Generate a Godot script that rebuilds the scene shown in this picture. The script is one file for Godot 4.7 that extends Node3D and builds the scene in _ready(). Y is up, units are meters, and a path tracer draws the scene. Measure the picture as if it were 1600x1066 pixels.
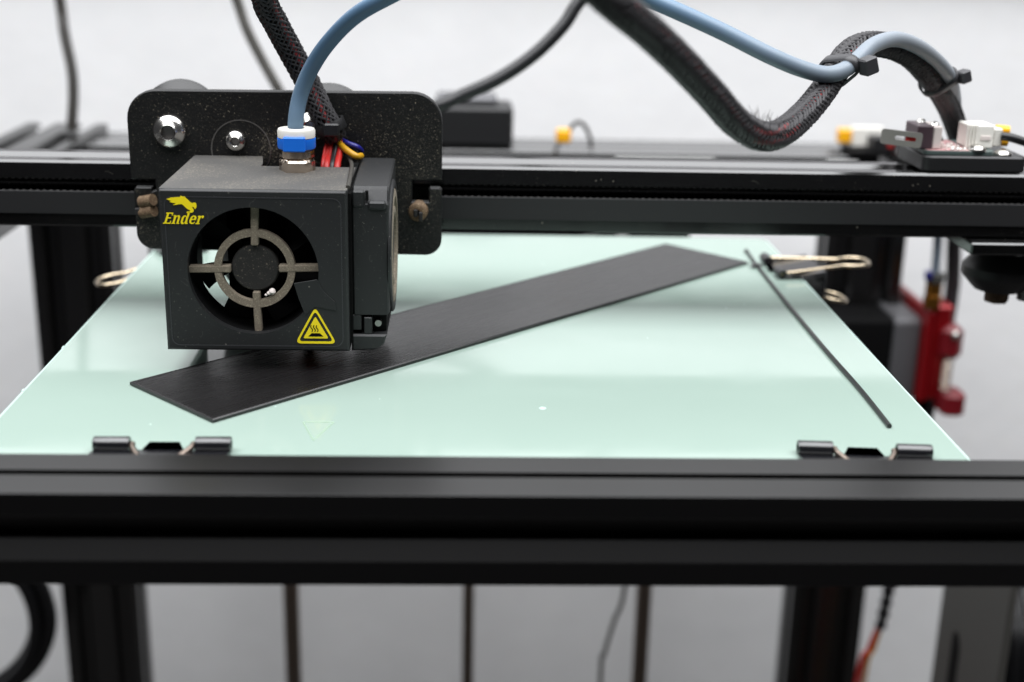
extends Node3D
# A desktop 3D printer in front of a white wall, seen from a little above its front bar.
# All shapes are written in millimetres (x right, y up, z towards the viewer, bed top at y = 0) and scaled by K.
const K := 0.001
var origins := {}
var used := {}
var mats := {}
var rng := RandomNumberGenerator.new()

# ------------------------------------------------------------------ mesh builder
class Mb:
	var v := PackedVector3Array()
	var n := PackedVector3Array()
	var t := PackedVector2Array()
	var xf := Transform3D()

	func tri(a: Vector3, b: Vector3, c: Vector3, na: Vector3, nb: Vector3, nc: Vector3, ua := Vector2(), ub := Vector2(), uc := Vector2()) -> void:
		var g := (b - a).cross(c - a)
		if g.length_squared() < 1e-14:
			return
		if g.dot(na + nb + nc) < 0.0:
			_put(a, na, ua); _put(b, nb, ub); _put(c, nc, uc)
		else:
			_put(a, na, ua); _put(c, nc, uc); _put(b, nb, ub)

	func _put(p: Vector3, q: Vector3, u: Vector2) -> void:
		v.append(xf * p)
		n.append((xf.basis * q).normalized())
		t.append(u)

	# a flat convex polygon facing roughly towards out
	func face(p: Array, out: Vector3) -> void:
		var g := Vector3()
		for i in range(1, p.size() - 1):
			g += (p[i] - p[0]).cross(p[i + 1] - p[0])
		g = g.normalized()
		if g.dot(out) < 0.0:
			g = -g
		for i in range(1, p.size() - 1):
			tri(p[0], p[i], p[i + 1], g, g, g)

	func box(lo: Vector3, hi: Vector3, b := 0.3) -> void:
		var c := (lo + hi) * 0.5
		var h := (hi - lo) * 0.5
		b = minf(b, minf(h.x, minf(h.y, h.z)) * 0.9)
		var P := func(s: Vector3, ax: int) -> Vector3:
			var q := Vector3(s.x * (h.x - b), s.y * (h.y - b), s.z * (h.z - b))
			q[ax] = s[ax] * h[ax]
			return c + q
		for ax in 3:
			var a1 := (ax + 1) % 3
			var a2 := (ax + 2) % 3
			for sg in [-1.0, 1.0]:
				var ps := []
				for k in [[-1, -1], [1, -1], [1, 1], [-1, 1]]:
					var s := Vector3()
					s[ax] = sg; s[a1] = k[0]; s[a2] = k[1]
					ps.append(P.call(s, ax))
				var o := Vector3()
				o[ax] = sg
				face(ps, o)
			if b > 0.0:
				for k in [[-1, -1], [1, -1], [1, 1], [-1, 1]]:
					var s0 := Vector3(); var s1 := Vector3()
					s0[ax] = -1; s1[ax] = 1
					s0[a1] = k[0]; s1[a1] = k[0]; s0[a2] = k[1]; s1[a2] = k[1]
					var o := Vector3()
					o[a1] = k[0]; o[a2] = k[1]
					face([P.call(s0, a1), P.call(s1, a1), P.call(s1, a2), P.call(s0, a2)], o)
		if b > 0.0:
			for sx in [-1.0, 1.0]:
				for sy in [-1.0, 1.0]:
					for sz in [-1.0, 1.0]:
						var s := Vector3(sx, sy, sz)
						face([P.call(s, 0), P.call(s, 1), P.call(s, 2)], s)

	# rows of points with normals, joined into a smooth sheet
	func sheet(rows: Array, norms: Array, uvs: Array) -> void:
		for i in rows.size() - 1:
			for j in rows[i].size() - 1:
				tri(rows[i][j], rows[i + 1][j], rows[i + 1][j + 1], norms[i][j], norms[i + 1][j], norms[i + 1][j + 1], uvs[i][j], uvs[i + 1][j], uvs[i + 1][j + 1])
				tri(rows[i][j], rows[i + 1][j + 1], rows[i][j + 1], norms[i][j], norms[i + 1][j + 1], norms[i][j + 1], uvs[i][j], uvs[i + 1][j + 1], uvs[i][j + 1])

	static func frames(path: PackedVector3Array) -> Array:
		var out := []
		var up := Vector3(0.13, 0.21, 0.97)
		for i in path.size():
			var d := (path[mini(i + 1, path.size() - 1)] - path[maxi(i - 1, 0)]).normalized()
			up = (up - d * up.dot(d)).normalized()
			out.append([d, up, d.cross(up)])
		return out

	func tube(path: PackedVector3Array, radius, seg := 12, caps := true) -> void:
		var fr := frames(path)
		var rows := []; var norms := []; var uvs := []
		var s := 0.0
		for i in path.size():
			if i > 0:
				s += path[i].distance_to(path[i - 1])
			var r: float = radius[i] if radius is Array or radius is PackedFloat32Array else float(radius)
			var a := []; var b := []; var c := []
			for k in seg + 1:
				var th := TAU * k / seg
				var q: Vector3 = fr[i][1] * cos(th) + fr[i][2] * sin(th)
				a.append(path[i] + q * r); b.append(q); c.append(Vector2(float(k) / seg, s * 0.02))
			rows.append(a); norms.append(b); uvs.append(c)
		sheet(rows, norms, uvs)
		if caps:
			face(rows[0].slice(0, seg), -fr[0][0])
			face(rows[-1].slice(0, seg), fr[-1][0])

	# profile of (radius, height) turned round an axis
	func lathe(profile: Array, at: Vector3, axis := Vector3.UP, seg := 24, smooth := 0.7) -> void:
		var w := axis.normalized()
		var u := w.cross(Vector3(0, 0, 1) if absf(w.z) < 0.9 else Vector3(1, 0, 0)).normalized()
		var x := w.cross(u)
		var fl := []
		for i in profile.size() - 1:
			var d: Vector2 = profile[i + 1] - profile[i]
			fl.append(Vector2(d.y, -d.x).normalized())
		for i in profile.size() - 1:
			var n0: Vector2 = fl[i]; var n1: Vector2 = fl[i]
			if i > 0 and fl[i - 1].dot(fl[i]) > smooth:
				n0 = (fl[i - 1] + fl[i]).normalized()
			if i < fl.size() - 1 and fl[i + 1].dot(fl[i]) > smooth:
				n1 = (fl[i + 1] + fl[i]).normalized()
			var rows := []; var norms := []; var uvs := []
			for e in 2:
				var p: Vector2 = profile[i + e]
				var q: Vector2 = n0 if e == 0 else n1
				var a := []; var b := []; var c := []
				for k in seg + 1:
					var th := TAU * k / seg
					var rd := u * cos(th) + x * sin(th)
					a.append(at + rd * p.x + w * p.y); b.append((rd * q.x + w * q.y).normalized()); c.append(Vector2(float(k) / seg, p.y * 0.02))
				rows.append(a); norms.append(b); uvs.append(c)
			sheet(rows, norms, uvs)

	# polygon in the plane of xf's x and y, from z0 to z1 along its z; bev cuts the cap edges
	func prism(poly: PackedVector2Array, z0: float, z1: float, at := Transform3D(), bev := 0.0, uvbox := Rect2()) -> void:
		if Geometry2D.is_polygon_clockwise(poly):
			poly = poly.duplicate(); poly.reverse()
		var m := poly.size()
		var inner := PackedVector2Array()
		for i in m:
			var d0 := (poly[i] - poly[(i + m - 1) % m]).normalized()
			var d1 := (poly[(i + 1) % m] - poly[i]).normalized()
			var n0 := Vector2(d0.y, -d0.x); var n1 := Vector2(d1.y, -d1.x)
			var mid := (n0 + n1).normalized()
			inner.append(poly[i] - mid * (bev / maxf(0.4, mid.dot(n0))))
		var save := xf
		xf = xf * at
		for i in m:
			var j := (i + 1) % m
			var d := poly[j] - poly[i]
			var o := Vector3(d.y, -d.x, 0).normalized()
			var na := o; var nb := o
			var dp := poly[i] - poly[(i + m - 1) % m]
			var dn := poly[(j + 1) % m] - poly[j]
			var op := Vector3(dp.y, -dp.x, 0).normalized(); var on := Vector3(dn.y, -dn.x, 0).normalized()
			if op.dot(o) > 0.85: na = (op + o).normalized()
			if on.dot(o) > 0.85: nb = (on + o).normalized()
			var a0 := Vector3(poly[i].x, poly[i].y, z0 + bev); var b0 := Vector3(poly[j].x, poly[j].y, z0 + bev)
			var a1 := Vector3(poly[i].x, poly[i].y, z1 - bev); var b1 := Vector3(poly[j].x, poly[j].y, z1 - bev)
			tri(a0, b0, b1, na, nb, nb); tri(a0, b1, a1, na, nb, na)
			if bev > 0.0:
				var e := Vector3(0, 0, 1)
				face([a1, b1, Vector3(inner[j].x, inner[j].y, z1), Vector3(inner[i].x, inner[i].y, z1)], o + e)
				face([a0, b0, Vector3(inner[j].x, inner[j].y, z0), Vector3(inner[i].x, inner[i].y, z0)], o - e)
		var idx := Geometry2D.triangulate_polygon(inner)
		if idx.is_empty():
			push_warning("a polygon could not be filled")
		for k in range(0, idx.size(), 3):
			var pts := [inner[idx[k]], inner[idx[k + 1]], inner[idx[k + 2]]]
			var uu := []
			for q in pts:
				uu.append((q - uvbox.position) / uvbox.size if uvbox.size.x > 0.0 else q * 0.02)
			for zz in [[z1, 1.0], [z0, -1.0]]:
				var nn := Vector3(0, 0, zz[1])
				tri(Vector3(pts[0].x, pts[0].y, zz[0]), Vector3(pts[1].x, pts[1].y, zz[0]), Vector3(pts[2].x, pts[2].y, zz[0]), nn, nn, nn, uu[0], uu[1], uu[2])
		xf = save

	# a plate between two outlines of equally many points (a hole in a plate)
	func ring(outer: PackedVector2Array, inner: PackedVector2Array, z0: float, z1: float, at := Transform3D()) -> void:
		var save := xf
		xf = xf * at
		var m := outer.size()
		for i in m:
			var j := (i + 1) % m
			for zz in [[z1, 1.0], [z0, -1.0]]:
				face([Vector3(outer[i].x, outer[i].y, zz[0]), Vector3(outer[j].x, outer[j].y, zz[0]), Vector3(inner[j].x, inner[j].y, zz[0]), Vector3(inner[i].x, inner[i].y, zz[0])], Vector3(0, 0, zz[1]))
			var mo := (outer[i] + outer[j]) * 0.5
			var mi := (inner[i] + inner[j]) * 0.5
			var o := mo - mi
			var d := (outer[j] - outer[i]).orthogonal()
			if d.dot(o) < 0: d = -d
			face([Vector3(outer[i].x, outer[i].y, z0), Vector3(outer[j].x, outer[j].y, z0), Vector3(outer[j].x, outer[j].y, z1), Vector3(outer[i].x, outer[i].y, z1)], Vector3(d.x, d.y, 0))
			d = (inner[j] - inner[i]).orthogonal()
			if d.dot(o) > 0: d = -d
			face([Vector3(inner[i].x, inner[i].y, z0), Vector3(inner[j].x, inner[j].y, z0), Vector3(inner[j].x, inner[j].y, z1), Vector3(inner[i].x, inner[i].y, z1)], Vector3(d.x, d.y, 0))
		xf = save

	func mesh(org: Vector3) -> ArrayMesh:
		var a := []
		a.resize(Mesh.ARRAY_MAX)
		var p := v.duplicate()
		for i in p.size():
			p[i] = (p[i] - org) * 0.001
		a[Mesh.ARRAY_VERTEX] = p; a[Mesh.ARRAY_NORMAL] = n; a[Mesh.ARRAY_TEX_UV] = t
		var m := ArrayMesh.new()
		m.add_surface_from_arrays(Mesh.PRIMITIVE_TRIANGLES, a)
		return m

# ------------------------------------------------------------------ naming and parenting
func numbered(called: String, parent: Node) -> String:
	var key := str(parent.get_instance_id()) + called
	var k: int = used.get(key, 0)
	used[key] = k + 1
	return called if k == 0 else "%s_%03d" % [called, k]

func tag(o: Node3D, label := "", category := "", group := "", kind := "") -> Node3D:
	if label: o.set_meta("label", label)
	if category: o.set_meta("category", category)
	if group: o.set_meta("group", group)
	if kind: o.set_meta("kind", kind)
	return o

func thing(called: String, label: String, category: String, at: Vector3, group := "") -> Node3D:
	var o := Node3D.new()
	o.name = numbered(called, self)
	add_child(o, true)
	o.position = at * K
	origins[o] = at
	return tag(o, label, category, group)

func part(called: String, mb: Mb, m: Material, parent: Node3D, label := "") -> MeshInstance3D:
	var o := MeshInstance3D.new()
	o.name = numbered(called, parent)
	o.mesh = mb.mesh(origins[parent])
	o.material_override = m
	parent.add_child(o, true)
	origins[o] = origins[parent]
	if label: o.set_meta("label", label)
	return o

func single(called: String, mb: Mb, m: Material, at: Vector3, label: String, category: String, group := "") -> MeshInstance3D:
	var o := MeshInstance3D.new()
	o.name = numbered(called, self)
	o.mesh = mb.mesh(at)
	o.material_override = m
	o.position = at * K
	add_child(o, true)
	origins[o] = at
	tag(o, label, category, group)
	return o

func structure(called: String, mb: Mb, m: Material) -> MeshInstance3D:
	var o := MeshInstance3D.new()
	o.name = numbered(called, self)
	o.mesh = mb.mesh(Vector3.ZERO)
	o.material_override = m
	add_child(o, true)
	origins[o] = Vector3.ZERO
	o.set_meta("kind", "structure")
	return o

# ------------------------------------------------------------------ curves and outlines
func smooth_path(p: Array, step := 1.2) -> PackedVector3Array:
	var out := PackedVector3Array()
	for i in p.size() - 1:
		var a: Vector3 = p[maxi(i - 1, 0)]; var b: Vector3 = p[i]; var c: Vector3 = p[i + 1]; var d: Vector3 = p[mini(i + 2, p.size() - 1)]
		var k := maxi(2, int(b.distance_to(c) / step))
		for j in k:
			out.append(b.cubic_interpolate(c, a, d, float(j) / k))
	out.append(p[-1])
	return out

func rounded(lo: Vector2, hi: Vector2, r: float, seg := 6) -> PackedVector2Array:
	var out := PackedVector2Array()
	var cs := [Vector2(hi.x - r, hi.y - r), Vector2(lo.x + r, hi.y - r), Vector2(lo.x + r, lo.y + r), Vector2(hi.x - r, lo.y + r)]
	for q in 4:
		for k in seg + 1:
			var th := PI / 2 * (q + float(k) / seg)
			out.append(cs[q] + Vector2(cos(th), sin(th)) * r)
	return out

func circle(c: Vector2, r: float, seg := 48) -> PackedVector2Array:
	var out := PackedVector2Array()
	for k in seg:
		out.append(c + Vector2(cos(TAU * k / seg), sin(TAU * k / seg)) * r)
	return out

# slotted aluminium extrusion: outline of w x h (multiples of 20) round the origin
func extrusion(w: float, h: float, open := 4.6, neck := 3.1, lip := 1.5, narrow_top := false, cr := 0.7) -> PackedVector2Array:
	var out := PackedVector2Array()
	var dirs := [Vector2(1, 0), Vector2(0, 1), Vector2(-1, 0), Vector2(0, -1)]
	for q in 4:
		var o: Vector2 = dirs[q]
		var a: Vector2 = dirs[(q + 1) % 4]
		var len_: float = h if q % 2 == 0 else w
		var half: float = w / 2 if q % 2 == 0 else h / 2
		var k := int(round(len_ / 20.0))
		out.append(o * half + a * (-len_ / 2 + cr))
		for i in k:
			var c := -len_ / 2 + 10.0 + 20.0 * i
			if narrow_top and q % 2 == 1:
				for e in [[-1.3, 0.0], [-1.3, 3.4], [1.3, 3.4], [1.3, 0.0]]:
					out.append(o * (half - e[1]) + a * (c + e[0]))
				continue
			for e in [[-open, 0.0], [-neck, lip], [-neck, lip + 0.6], [-5.4, lip + 0.6], [-5.4, 4.0], [-3.0, 6.1], [3.0, 6.1], [5.4, 4.0], [5.4, lip + 0.6], [neck, lip + 0.6], [neck, lip], [open, 0.0]]:
				out.append(o * (half - e[1]) + a * (c + e[0]))
		out.append(o * half + a * (len_ / 2 - cr))
	return out

func along_x(x0: float, y: float, z: float) -> Transform3D:   # outline x -> -z, y -> y, depth -> x
	return Transform3D(Basis(Vector3(0, 0, -1), Vector3(0, 1, 0), Vector3(1, 0, 0)), Vector3(x0, y, z))

func along_y(x: float, y0: float, z: float) -> Transform3D:
	return Transform3D(Basis(Vector3(1, 0, 0), Vector3(0, 0, -1), Vector3(0, 1, 0)), Vector3(x, y0, z))

# ------------------------------------------------------------------ materials
func mat(called: String, c: Color, rough := 0.5, metal := 0.0) -> StandardMaterial3D:
	if mats.has(called):
		return mats[called]
	var m := StandardMaterial3D.new()
	m.resource_name = called
	m.albedo_color = c
	m.roughness = rough
	m.metallic = metal
	mats[called] = m
	return m

func grey(v: float) -> Color:
	return Color(v, v, v)

# an image of dust specks over a base colour; density(u, v) says how thick the dust lies
func dust_image(w: int, h: int, base: Color, dust: Color, count: int, density: Callable, sd: int, lint := 0) -> ImageTexture:
	var r := RandomNumberGenerator.new()
	r.seed = sd
	var im := Image.create(w, h, false, Image.FORMAT_RGB8)
	im.fill(base)
	for i in count:
		var u := r.randf(); var v := r.randf()
		if r.randf() > density.call(u, v):
			continue
		var x := int(u * w); var y := int(v * h)
		var k := pow(r.randf(), 2.2) * 0.75 + 0.06
		var s := 1 if r.randf() < 0.86 else (2 if r.randf() < 0.8 else 3)
		for dy in s:
			for dx in s:
				var q := Vector2i((x + dx) % w, (y + dy) % h)
				im.set_pixelv(q, im.get_pixelv(q).lerp(dust, k))
	for i in lint:
		var p := Vector2(r.randf() * w, r.randf() * h)
		var a := r.randf() * TAU
		for j in r.randi_range(6, 26):
			a += r.randf_range(-0.35, 0.35)
			p += Vector2(cos(a), sin(a))
			var q := Vector2i(posmod(int(p.x), w), posmod(int(p.y), h))
			im.set_pixelv(q, im.get_pixelv(q).lerp(dust, 0.35))
	return ImageTexture.create_from_image(im)

func noise_tex(freq: float, sd: int, normal := false, bump := 4.0, size := 512, ramp: Gradient = null) -> NoiseTexture2D:
	var f := FastNoiseLite.new()
	f.noise_type = FastNoiseLite.TYPE_SIMPLEX_SMOOTH
	f.frequency = freq
	f.seed = sd
	f.fractal_octaves = 4
	var t := NoiseTexture2D.new()
	t.width = size; t.height = size
	t.seamless = true
	t.noise = f
	t.as_normal_map = normal
	t.bump_strength = bump
	if ramp: t.color_ramp = ramp
	return t

func ramp2(a: Color, b: Color) -> Gradient:
	var g := Gradient.new()
	g.set_color(0, a); g.set_color(1, b)
	return g

func triplanar(m: StandardMaterial3D, per_mm: float) -> StandardMaterial3D:
	m.uv1_triplanar = true
	m.uv1_world_triplanar = true
	m.uv1_triplanar_sharpness = 8.0
	m.uv1_scale = Vector3.ONE * (1000.0 / per_mm)
	return m

func make_materials() -> void:
	var flat := func(_u: float, _v: float) -> float: return 1.0
	# black anodised aluminium with sparse specks of dust
	var al := mat("anodised", Color.WHITE, 0.17)
	al.albedo_texture = dust_image(600, 600, Color(0.045, 0.044, 0.047), Color(0.78, 0.74, 0.68), 1500, func(_u, _v): return 0.8, 11, 10)
	al.roughness_texture = noise_tex(0.02, 5, false, 1.0, 512, ramp2(grey(0.75), grey(1.0)))
	al.metallic_specular = 0.71
	triplanar(al, 97.0)
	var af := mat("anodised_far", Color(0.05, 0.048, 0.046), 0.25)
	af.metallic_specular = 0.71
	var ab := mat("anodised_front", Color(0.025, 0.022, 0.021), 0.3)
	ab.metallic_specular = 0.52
	# carriage plate: dust thick round the small bolt, low on the right and on the left foot
	var pl := mat("plate_paint", Color.WHITE, 0.5)
	var dens := func(u: float, v: float) -> float:
		var d := 0.055
		d += 0.95 * exp(-pow((u - 0.452) / 0.035, 2) - pow((v - 0.33) / 0.09, 2))
		d += 0.34 * exp(-pow((u - 0.93) / 0.10, 2) - pow((v - 0.48) / 0.30, 2))
		d += 0.30 * exp(-pow((u - 0.76) / 0.10, 2) - pow((v - 0.40) / 0.22, 2))
		d += 0.4 * exp(-pow((u - 0.05) / 0.05, 2) - pow((v - 0.8) / 0.2, 2))
		d += 0.10 * exp(-pow((u - 0.25) / 0.2, 2) - pow((v - 0.2) / 0.2, 2))
		return d
	pl.albedo_texture = dust_image(960, 508, Color(0.045, 0.044, 0.045), Color(0.66, 0.62, 0.54), 260000, dens, 21, 22)
	pl.metallic_specular = 0.45
	pl.normal_enabled = true
	pl.normal_texture = noise_tex(0.09, 8, true, 2.0)
	pl.normal_scale = 0.35
	# shroud: dark grey moulded plastic / powder coat
	var sh := mat("shroud_plastic", Color.WHITE, 0.5)
	sh.albedo_texture = dust_image(512, 512, Color(0.105, 0.107, 0.112), Color(0.50, 0.48, 0.45), 16000, func(u, v): return 0.22 + 0.2 * sin(u * 9.0) * sin(v * 11.0), 31, 26)
	triplanar(sh, 70.0)
	var st := mat("shroud_top_dusty", Color.WHITE, 0.62)
	st.albedo_texture = dust_image(400, 400, Color(0.27, 0.266, 0.255), Color(0.47, 0.445, 0.40), 110000, func(u, v): return 0.45 + 0.35 * sin(u * 13.0 + 2.0 * sin(v * 9.0)), 33, 10)
	triplanar(st, 60.0)
	var gd := mat("dusty_grille", Color.WHITE, 0.9)
	gd.albedo_texture = dust_image(256, 256, Color(0.43, 0.395, 0.345), Color(0.62, 0.58, 0.50), 60000, func(_u, _v): return 0.45, 35)
	triplanar(gd, 30.0)
	var hb := mat("dusty_hub", Color.WHITE, 0.8)
	hb.albedo_texture = dust_image(200, 200, Color(0.1, 0.096, 0.09), Color(0.5, 0.46, 0.4), 14000, func(u, v): return 0.18 + 0.3 * maxf(0.0, sin(u * 40.0) * sin(v * 37.0)), 37)
	triplanar(hb, 30.0)
	mat("black_plastic", Color(0.10, 0.10, 0.105), 0.45)
	mat("deep_black", Color(0.03, 0.03, 0.032), 0.7).metallic_specular = 0.25
	mat("rubber", Color(0.095, 0.092, 0.09), 0.7)
	mat("wheel", Color(0.10, 0.10, 0.10), 0.42)
	mat("steel", Color(0.80, 0.79, 0.77), 0.22, 1.0)
	mat("steel_dull", Color(0.62, 0.61, 0.60), 0.38, 1.0)
	mat("lever_grey", Color(0.55, 0.54, 0.52), 0.45, 0.3)
	mat("rod_steel", Color(0.55, 0.50, 0.46), 0.36, 1.0)
	mat("nickel", Color(0.80, 0.74, 0.68), 0.2, 1.0)
	mat("brass", Color(0.72, 0.50, 0.22), 0.33, 1.0)
	var bz := mat("brass_dusty", Color.WHITE, 0.75)
	bz.albedo_texture = dust_image(128, 128, Color(0.36, 0.28, 0.20), Color(0.66, 0.58, 0.46), 9000, func(u, v): return 0.5 + 0.5 * sin(u * 21.0) * sin(v * 17.0), 41, 12)
	triplanar(bz, 14.0)
	mat("motor_grey", Color(0.42, 0.42, 0.43), 0.5, 0.5)
	mat("clip_black", Color(0.06, 0.06, 0.075), 0.24).metallic_specular = 0.7
	mat("clip_wire", Color(0.78, 0.72, 0.62), 0.18, 1.0)
	mat("white_plastic", Color(0.86, 0.85, 0.82), 0.4)
	mat("connector_white", Color(0.90, 0.89, 0.86), 0.38)
	mat("cream_plastic", Color(0.86, 0.82, 0.80), 0.45)
	mat("blue_plastic", Color(0.08, 0.43, 0.86), 0.4)
	mat("yellow", Color(0.93, 0.84, 0.05), 0.5)
	mat("yellow_plastic", Color(0.95, 0.68, 0.05), 0.4)
	mat("red_wire", Color(0.66, 0.10, 0.08), 0.45)
	mat("yellow_wire", Color(0.72, 0.54, 0.07), 0.4)
	mat("blue_wire", Color(0.10, 0.10, 0.45), 0.4)
	mat("orange_wire", Color(0.60, 0.17, 0.06), 0.5)
	mat("black_wire", Color(0.075, 0.075, 0.085), 0.4)
	mat("dark_wire_dusty", Color(0.20, 0.19, 0.17), 0.7)
	mat("dark_wire_brown", Color(0.13, 0.115, 0.095), 0.5)
	var rp := mat("red_anodised", Color(0.52, 0.03, 0.06), 0.38)
	rp.metallic = 0.35
	mat("red_knob", Color(0.42, 0.03, 0.075), 0.45)
	mat("red_dull", Color(0.46, 0.11, 0.12), 0.55)
	mat("red_silicone", Color(0.55, 0.08, 0.08), 0.6)
	mat("maroon_switch", Color(0.27, 0.21, 0.235), 0.5)
	mat("pcb_edge", Color(0.30, 0.35, 0.34), 0.35)
	mat("pcb_top", Color(0.78, 0.60, 0.60), 0.35)
	mat("ptfe_blue", Color(0.36, 0.50, 0.64), 0.42)
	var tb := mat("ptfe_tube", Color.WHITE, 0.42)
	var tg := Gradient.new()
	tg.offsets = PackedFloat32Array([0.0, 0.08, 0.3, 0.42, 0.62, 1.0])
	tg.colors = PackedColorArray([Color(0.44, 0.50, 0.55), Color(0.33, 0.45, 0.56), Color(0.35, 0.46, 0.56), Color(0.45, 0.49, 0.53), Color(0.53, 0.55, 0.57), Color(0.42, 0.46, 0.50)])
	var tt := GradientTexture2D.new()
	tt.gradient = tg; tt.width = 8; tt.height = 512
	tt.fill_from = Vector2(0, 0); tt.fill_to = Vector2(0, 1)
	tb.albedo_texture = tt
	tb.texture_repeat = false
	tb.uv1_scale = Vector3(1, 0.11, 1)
	mat("zip_tie", Color(0.20, 0.20, 0.21), 0.42)
	mat("braid", Color(0.175, 0.17, 0.178), 0.5)
	mat("braid_core", Color(0.03, 0.025, 0.028), 0.8)
	mat("fray", Color(0.34, 0.32, 0.32), 0.6)
	mat("belt", Color(0.095, 0.095, 0.10), 0.6)
	mat("belt_teeth", Color(0.27, 0.265, 0.26), 0.75)
	mat("label_white", Color(0.85, 0.85, 0.84), 0.6)
	mat("spool_grey", Color(0.31, 0.305, 0.29), 0.5)
	mat("filament_black", Color(0.05, 0.05, 0.055), 0.25)
	mat("heater_plate", Color(0.05, 0.05, 0.05), 0.5)
	mat("strand_plastic", Color(0.13, 0.135, 0.135), 0.35)
	var wl := mat("wall_plaster", Color.WHITE, 0.9)
	wl.albedo_texture = noise_tex(0.006, 3, false, 1.0, 1024, ramp2(Color(0.925, 0.925, 0.925), Color(0.95, 0.949, 0.948)))
	wl.normal_enabled = true
	wl.normal_texture = noise_tex(0.02, 4, true, 3.0, 1024)
	wl.normal_scale = 0.12
	triplanar(wl, 420.0)
	mat("trunking_grey", Color(0.70, 0.69, 0.70), 0.6)
	mat("table_top", Color(0.16, 0.15, 0.145), 0.6)
	# the mint plate of the bed: slightly glossy
	var bd := mat("bed_plate", Color(0.565, 0.635, 0.598), 0.085)
	bd.metallic_specular = 0.58
	bd.roughness = 0.16
	bd.roughness_texture = noise_tex(0.007, 61, false, 1.0, 1024, ramp2(grey(0.25), grey(0.95)))
	triplanar(bd, 260.0)
	mat("bed_edge", Color(0.66, 0.74, 0.71), 0.5)
	mat("bed_mark", Color(0.60, 0.70, 0.60), 0.3)
	# the printed strip: fine lines of plastic laid side by side
	var pr := mat("print_plastic", Color(0.08, 0.076, 0.078), 0.31)
	pr.metallic_specular = 0.6
	pr.uv1_scale = Vector3(0.6, 2.6, 1)
	var im := Image.create(512, 512, false, Image.FORMAT_RGB8)
	var r := RandomNumberGenerator.new(); r.seed = 77
	for y in 512:
		var ph := float(y) * TAU / 16.0
		for x in 512:
			var h := 0.5 + 0.42 * sin(ph) + r.randf_range(-0.05, 0.05)
			im.set_pixel(x, y, Color(h, h, h))
	im.bump_map_to_normal_map(1.2)
	pr.normal_enabled = true
	pr.normal_texture = ImageTexture.create_from_image(im)
	pr.normal_scale = 0.35
	var fn := FastNoiseLite.new()
	fn.seed = 51; fn.frequency = 1.0; fn.fractal_octaves = 3
	var ri := Image.create(512, 512, false, Image.FORMAT_RGB8)
	for y in 512:
		for x in 512:
			# streaks along the strip, laid round a torus so that they repeat without a seam
			var an := x * TAU / 512.0
			var g := clampf(0.88 + 0.2 * fn.get_noise_3d(cos(an) * 0.16, sin(an) * 0.16, 16.0 * sin(y * TAU / 512.0) + 7.0 * cos(y * TAU / 512.0)), 0.45, 1.0)
			ri.set_pixel(x, y, Color(g, g, g))
	pr.roughness_texture = ImageTexture.create_from_image(ri)

# ------------------------------------------------------------------ small repeated pieces
func button_head(mb: Mb, at: Vector3, axis: Vector3, r: float, h: float) -> void:
	var p := []
	for i in 9:
		var a := PI / 2 * i / 8.0
		p.append(Vector2(r * cos(a) if i < 8 else r * 0.46, h * (0.22 + 0.78 * sin(a))))
	p.insert(0, Vector2(r, 0))
	var q := []
	for e in p:
		if e.x >= r * 0.46: q.append(e)
	q.append(Vector2(r * 0.46, h)); q.append(Vector2(r * 0.42, h * 0.97))
	mb.lathe(q, at, axis, 32)

func hex_socket(mb: Mb, at: Vector3, axis: Vector3, r: float, depth: float) -> void:
	mb.lathe([Vector2(r * 1.02, 0), Vector2(r, -0.15), Vector2(r * 0.98, -depth), Vector2(0.01, -depth)], at, axis, 6, 2.0)

func bolt(parent: Node3D, called: String, at: Vector3, axis: Vector3, r: float, h: float, m: Material) -> void:
	var a := Mb.new()
	button_head(a, at, axis, r, h)
	var o := part(called, a, m, parent)
	var b := Mb.new()
	hex_socket(b, at + axis * h * 0.97, axis, r * 0.43, h * 0.6)
	part("hex_socket", b, mats["steel_dull"], o)

func braid(mb: Mb, path: PackedVector3Array, radius: float, count: int, pitch: float, width: float, gap: Callable) -> void:
	var fr := Mb.frames(path)
	var s := PackedFloat32Array([0.0])
	for i in range(1, path.size()):
		s.append(s[-1] + path[i].distance_to(path[i - 1]))
	var jit := RandomNumberGenerator.new(); jit.seed = 8
	for dir in [-1.0, 1.0]:
		for k in count:
			var rows := []; var norms := []; var uvs := []
			var slip := jit.randf_range(-0.05, 0.05); var fat := jit.randf_range(0.82, 1.1)
			for i in path.size():
				var turn: float = dir * s[i] / pitch
				var th := TAU * (float(k) / count + turn) + slip + 0.05 * sin(s[i] * 0.31 + k * 2.1)
				var other: float = k + dir * 2.0 * count * s[i] / pitch
				var hh: float = cos(PI / 2 * (k + other) - PI / 4) * dir
				var r := radius + 0.2 * hh
				var tight := 1.0 - 0.5 * exp(-pow(minf(s[i], s[-1] - s[i]) / 2.0, 2))
				var g: float = gap.call(path[i], fr[i][1] * cos(th) + fr[i][2] * sin(th))
				var w := width * g * tight * fat * (1.0 + 0.12 * sin(s[i] * 0.43 + k * 1.7))
				var a := []; var b := []; var c := []
				for e in [-1.0, -0.4, 0.4, 1.0]:
					var tt: float = th + e * w * 0.5 / radius
					var q: Vector3 = fr[i][1] * cos(tt) + fr[i][2] * sin(tt)
					var side: Vector3 = (fr[i][2] * cos(tt) - fr[i][1] * sin(tt))
					a.append(path[i] + q * (r + (0.16 if absf(e) < 0.5 else -0.16)))
					b.append((q + side * e * 0.8).normalized())
					c.append(Vector2(e, s[i] * 0.02))
				rows.append(a); norms.append(b); uvs.append(c)
			mb.sheet(rows, norms, uvs)

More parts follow.
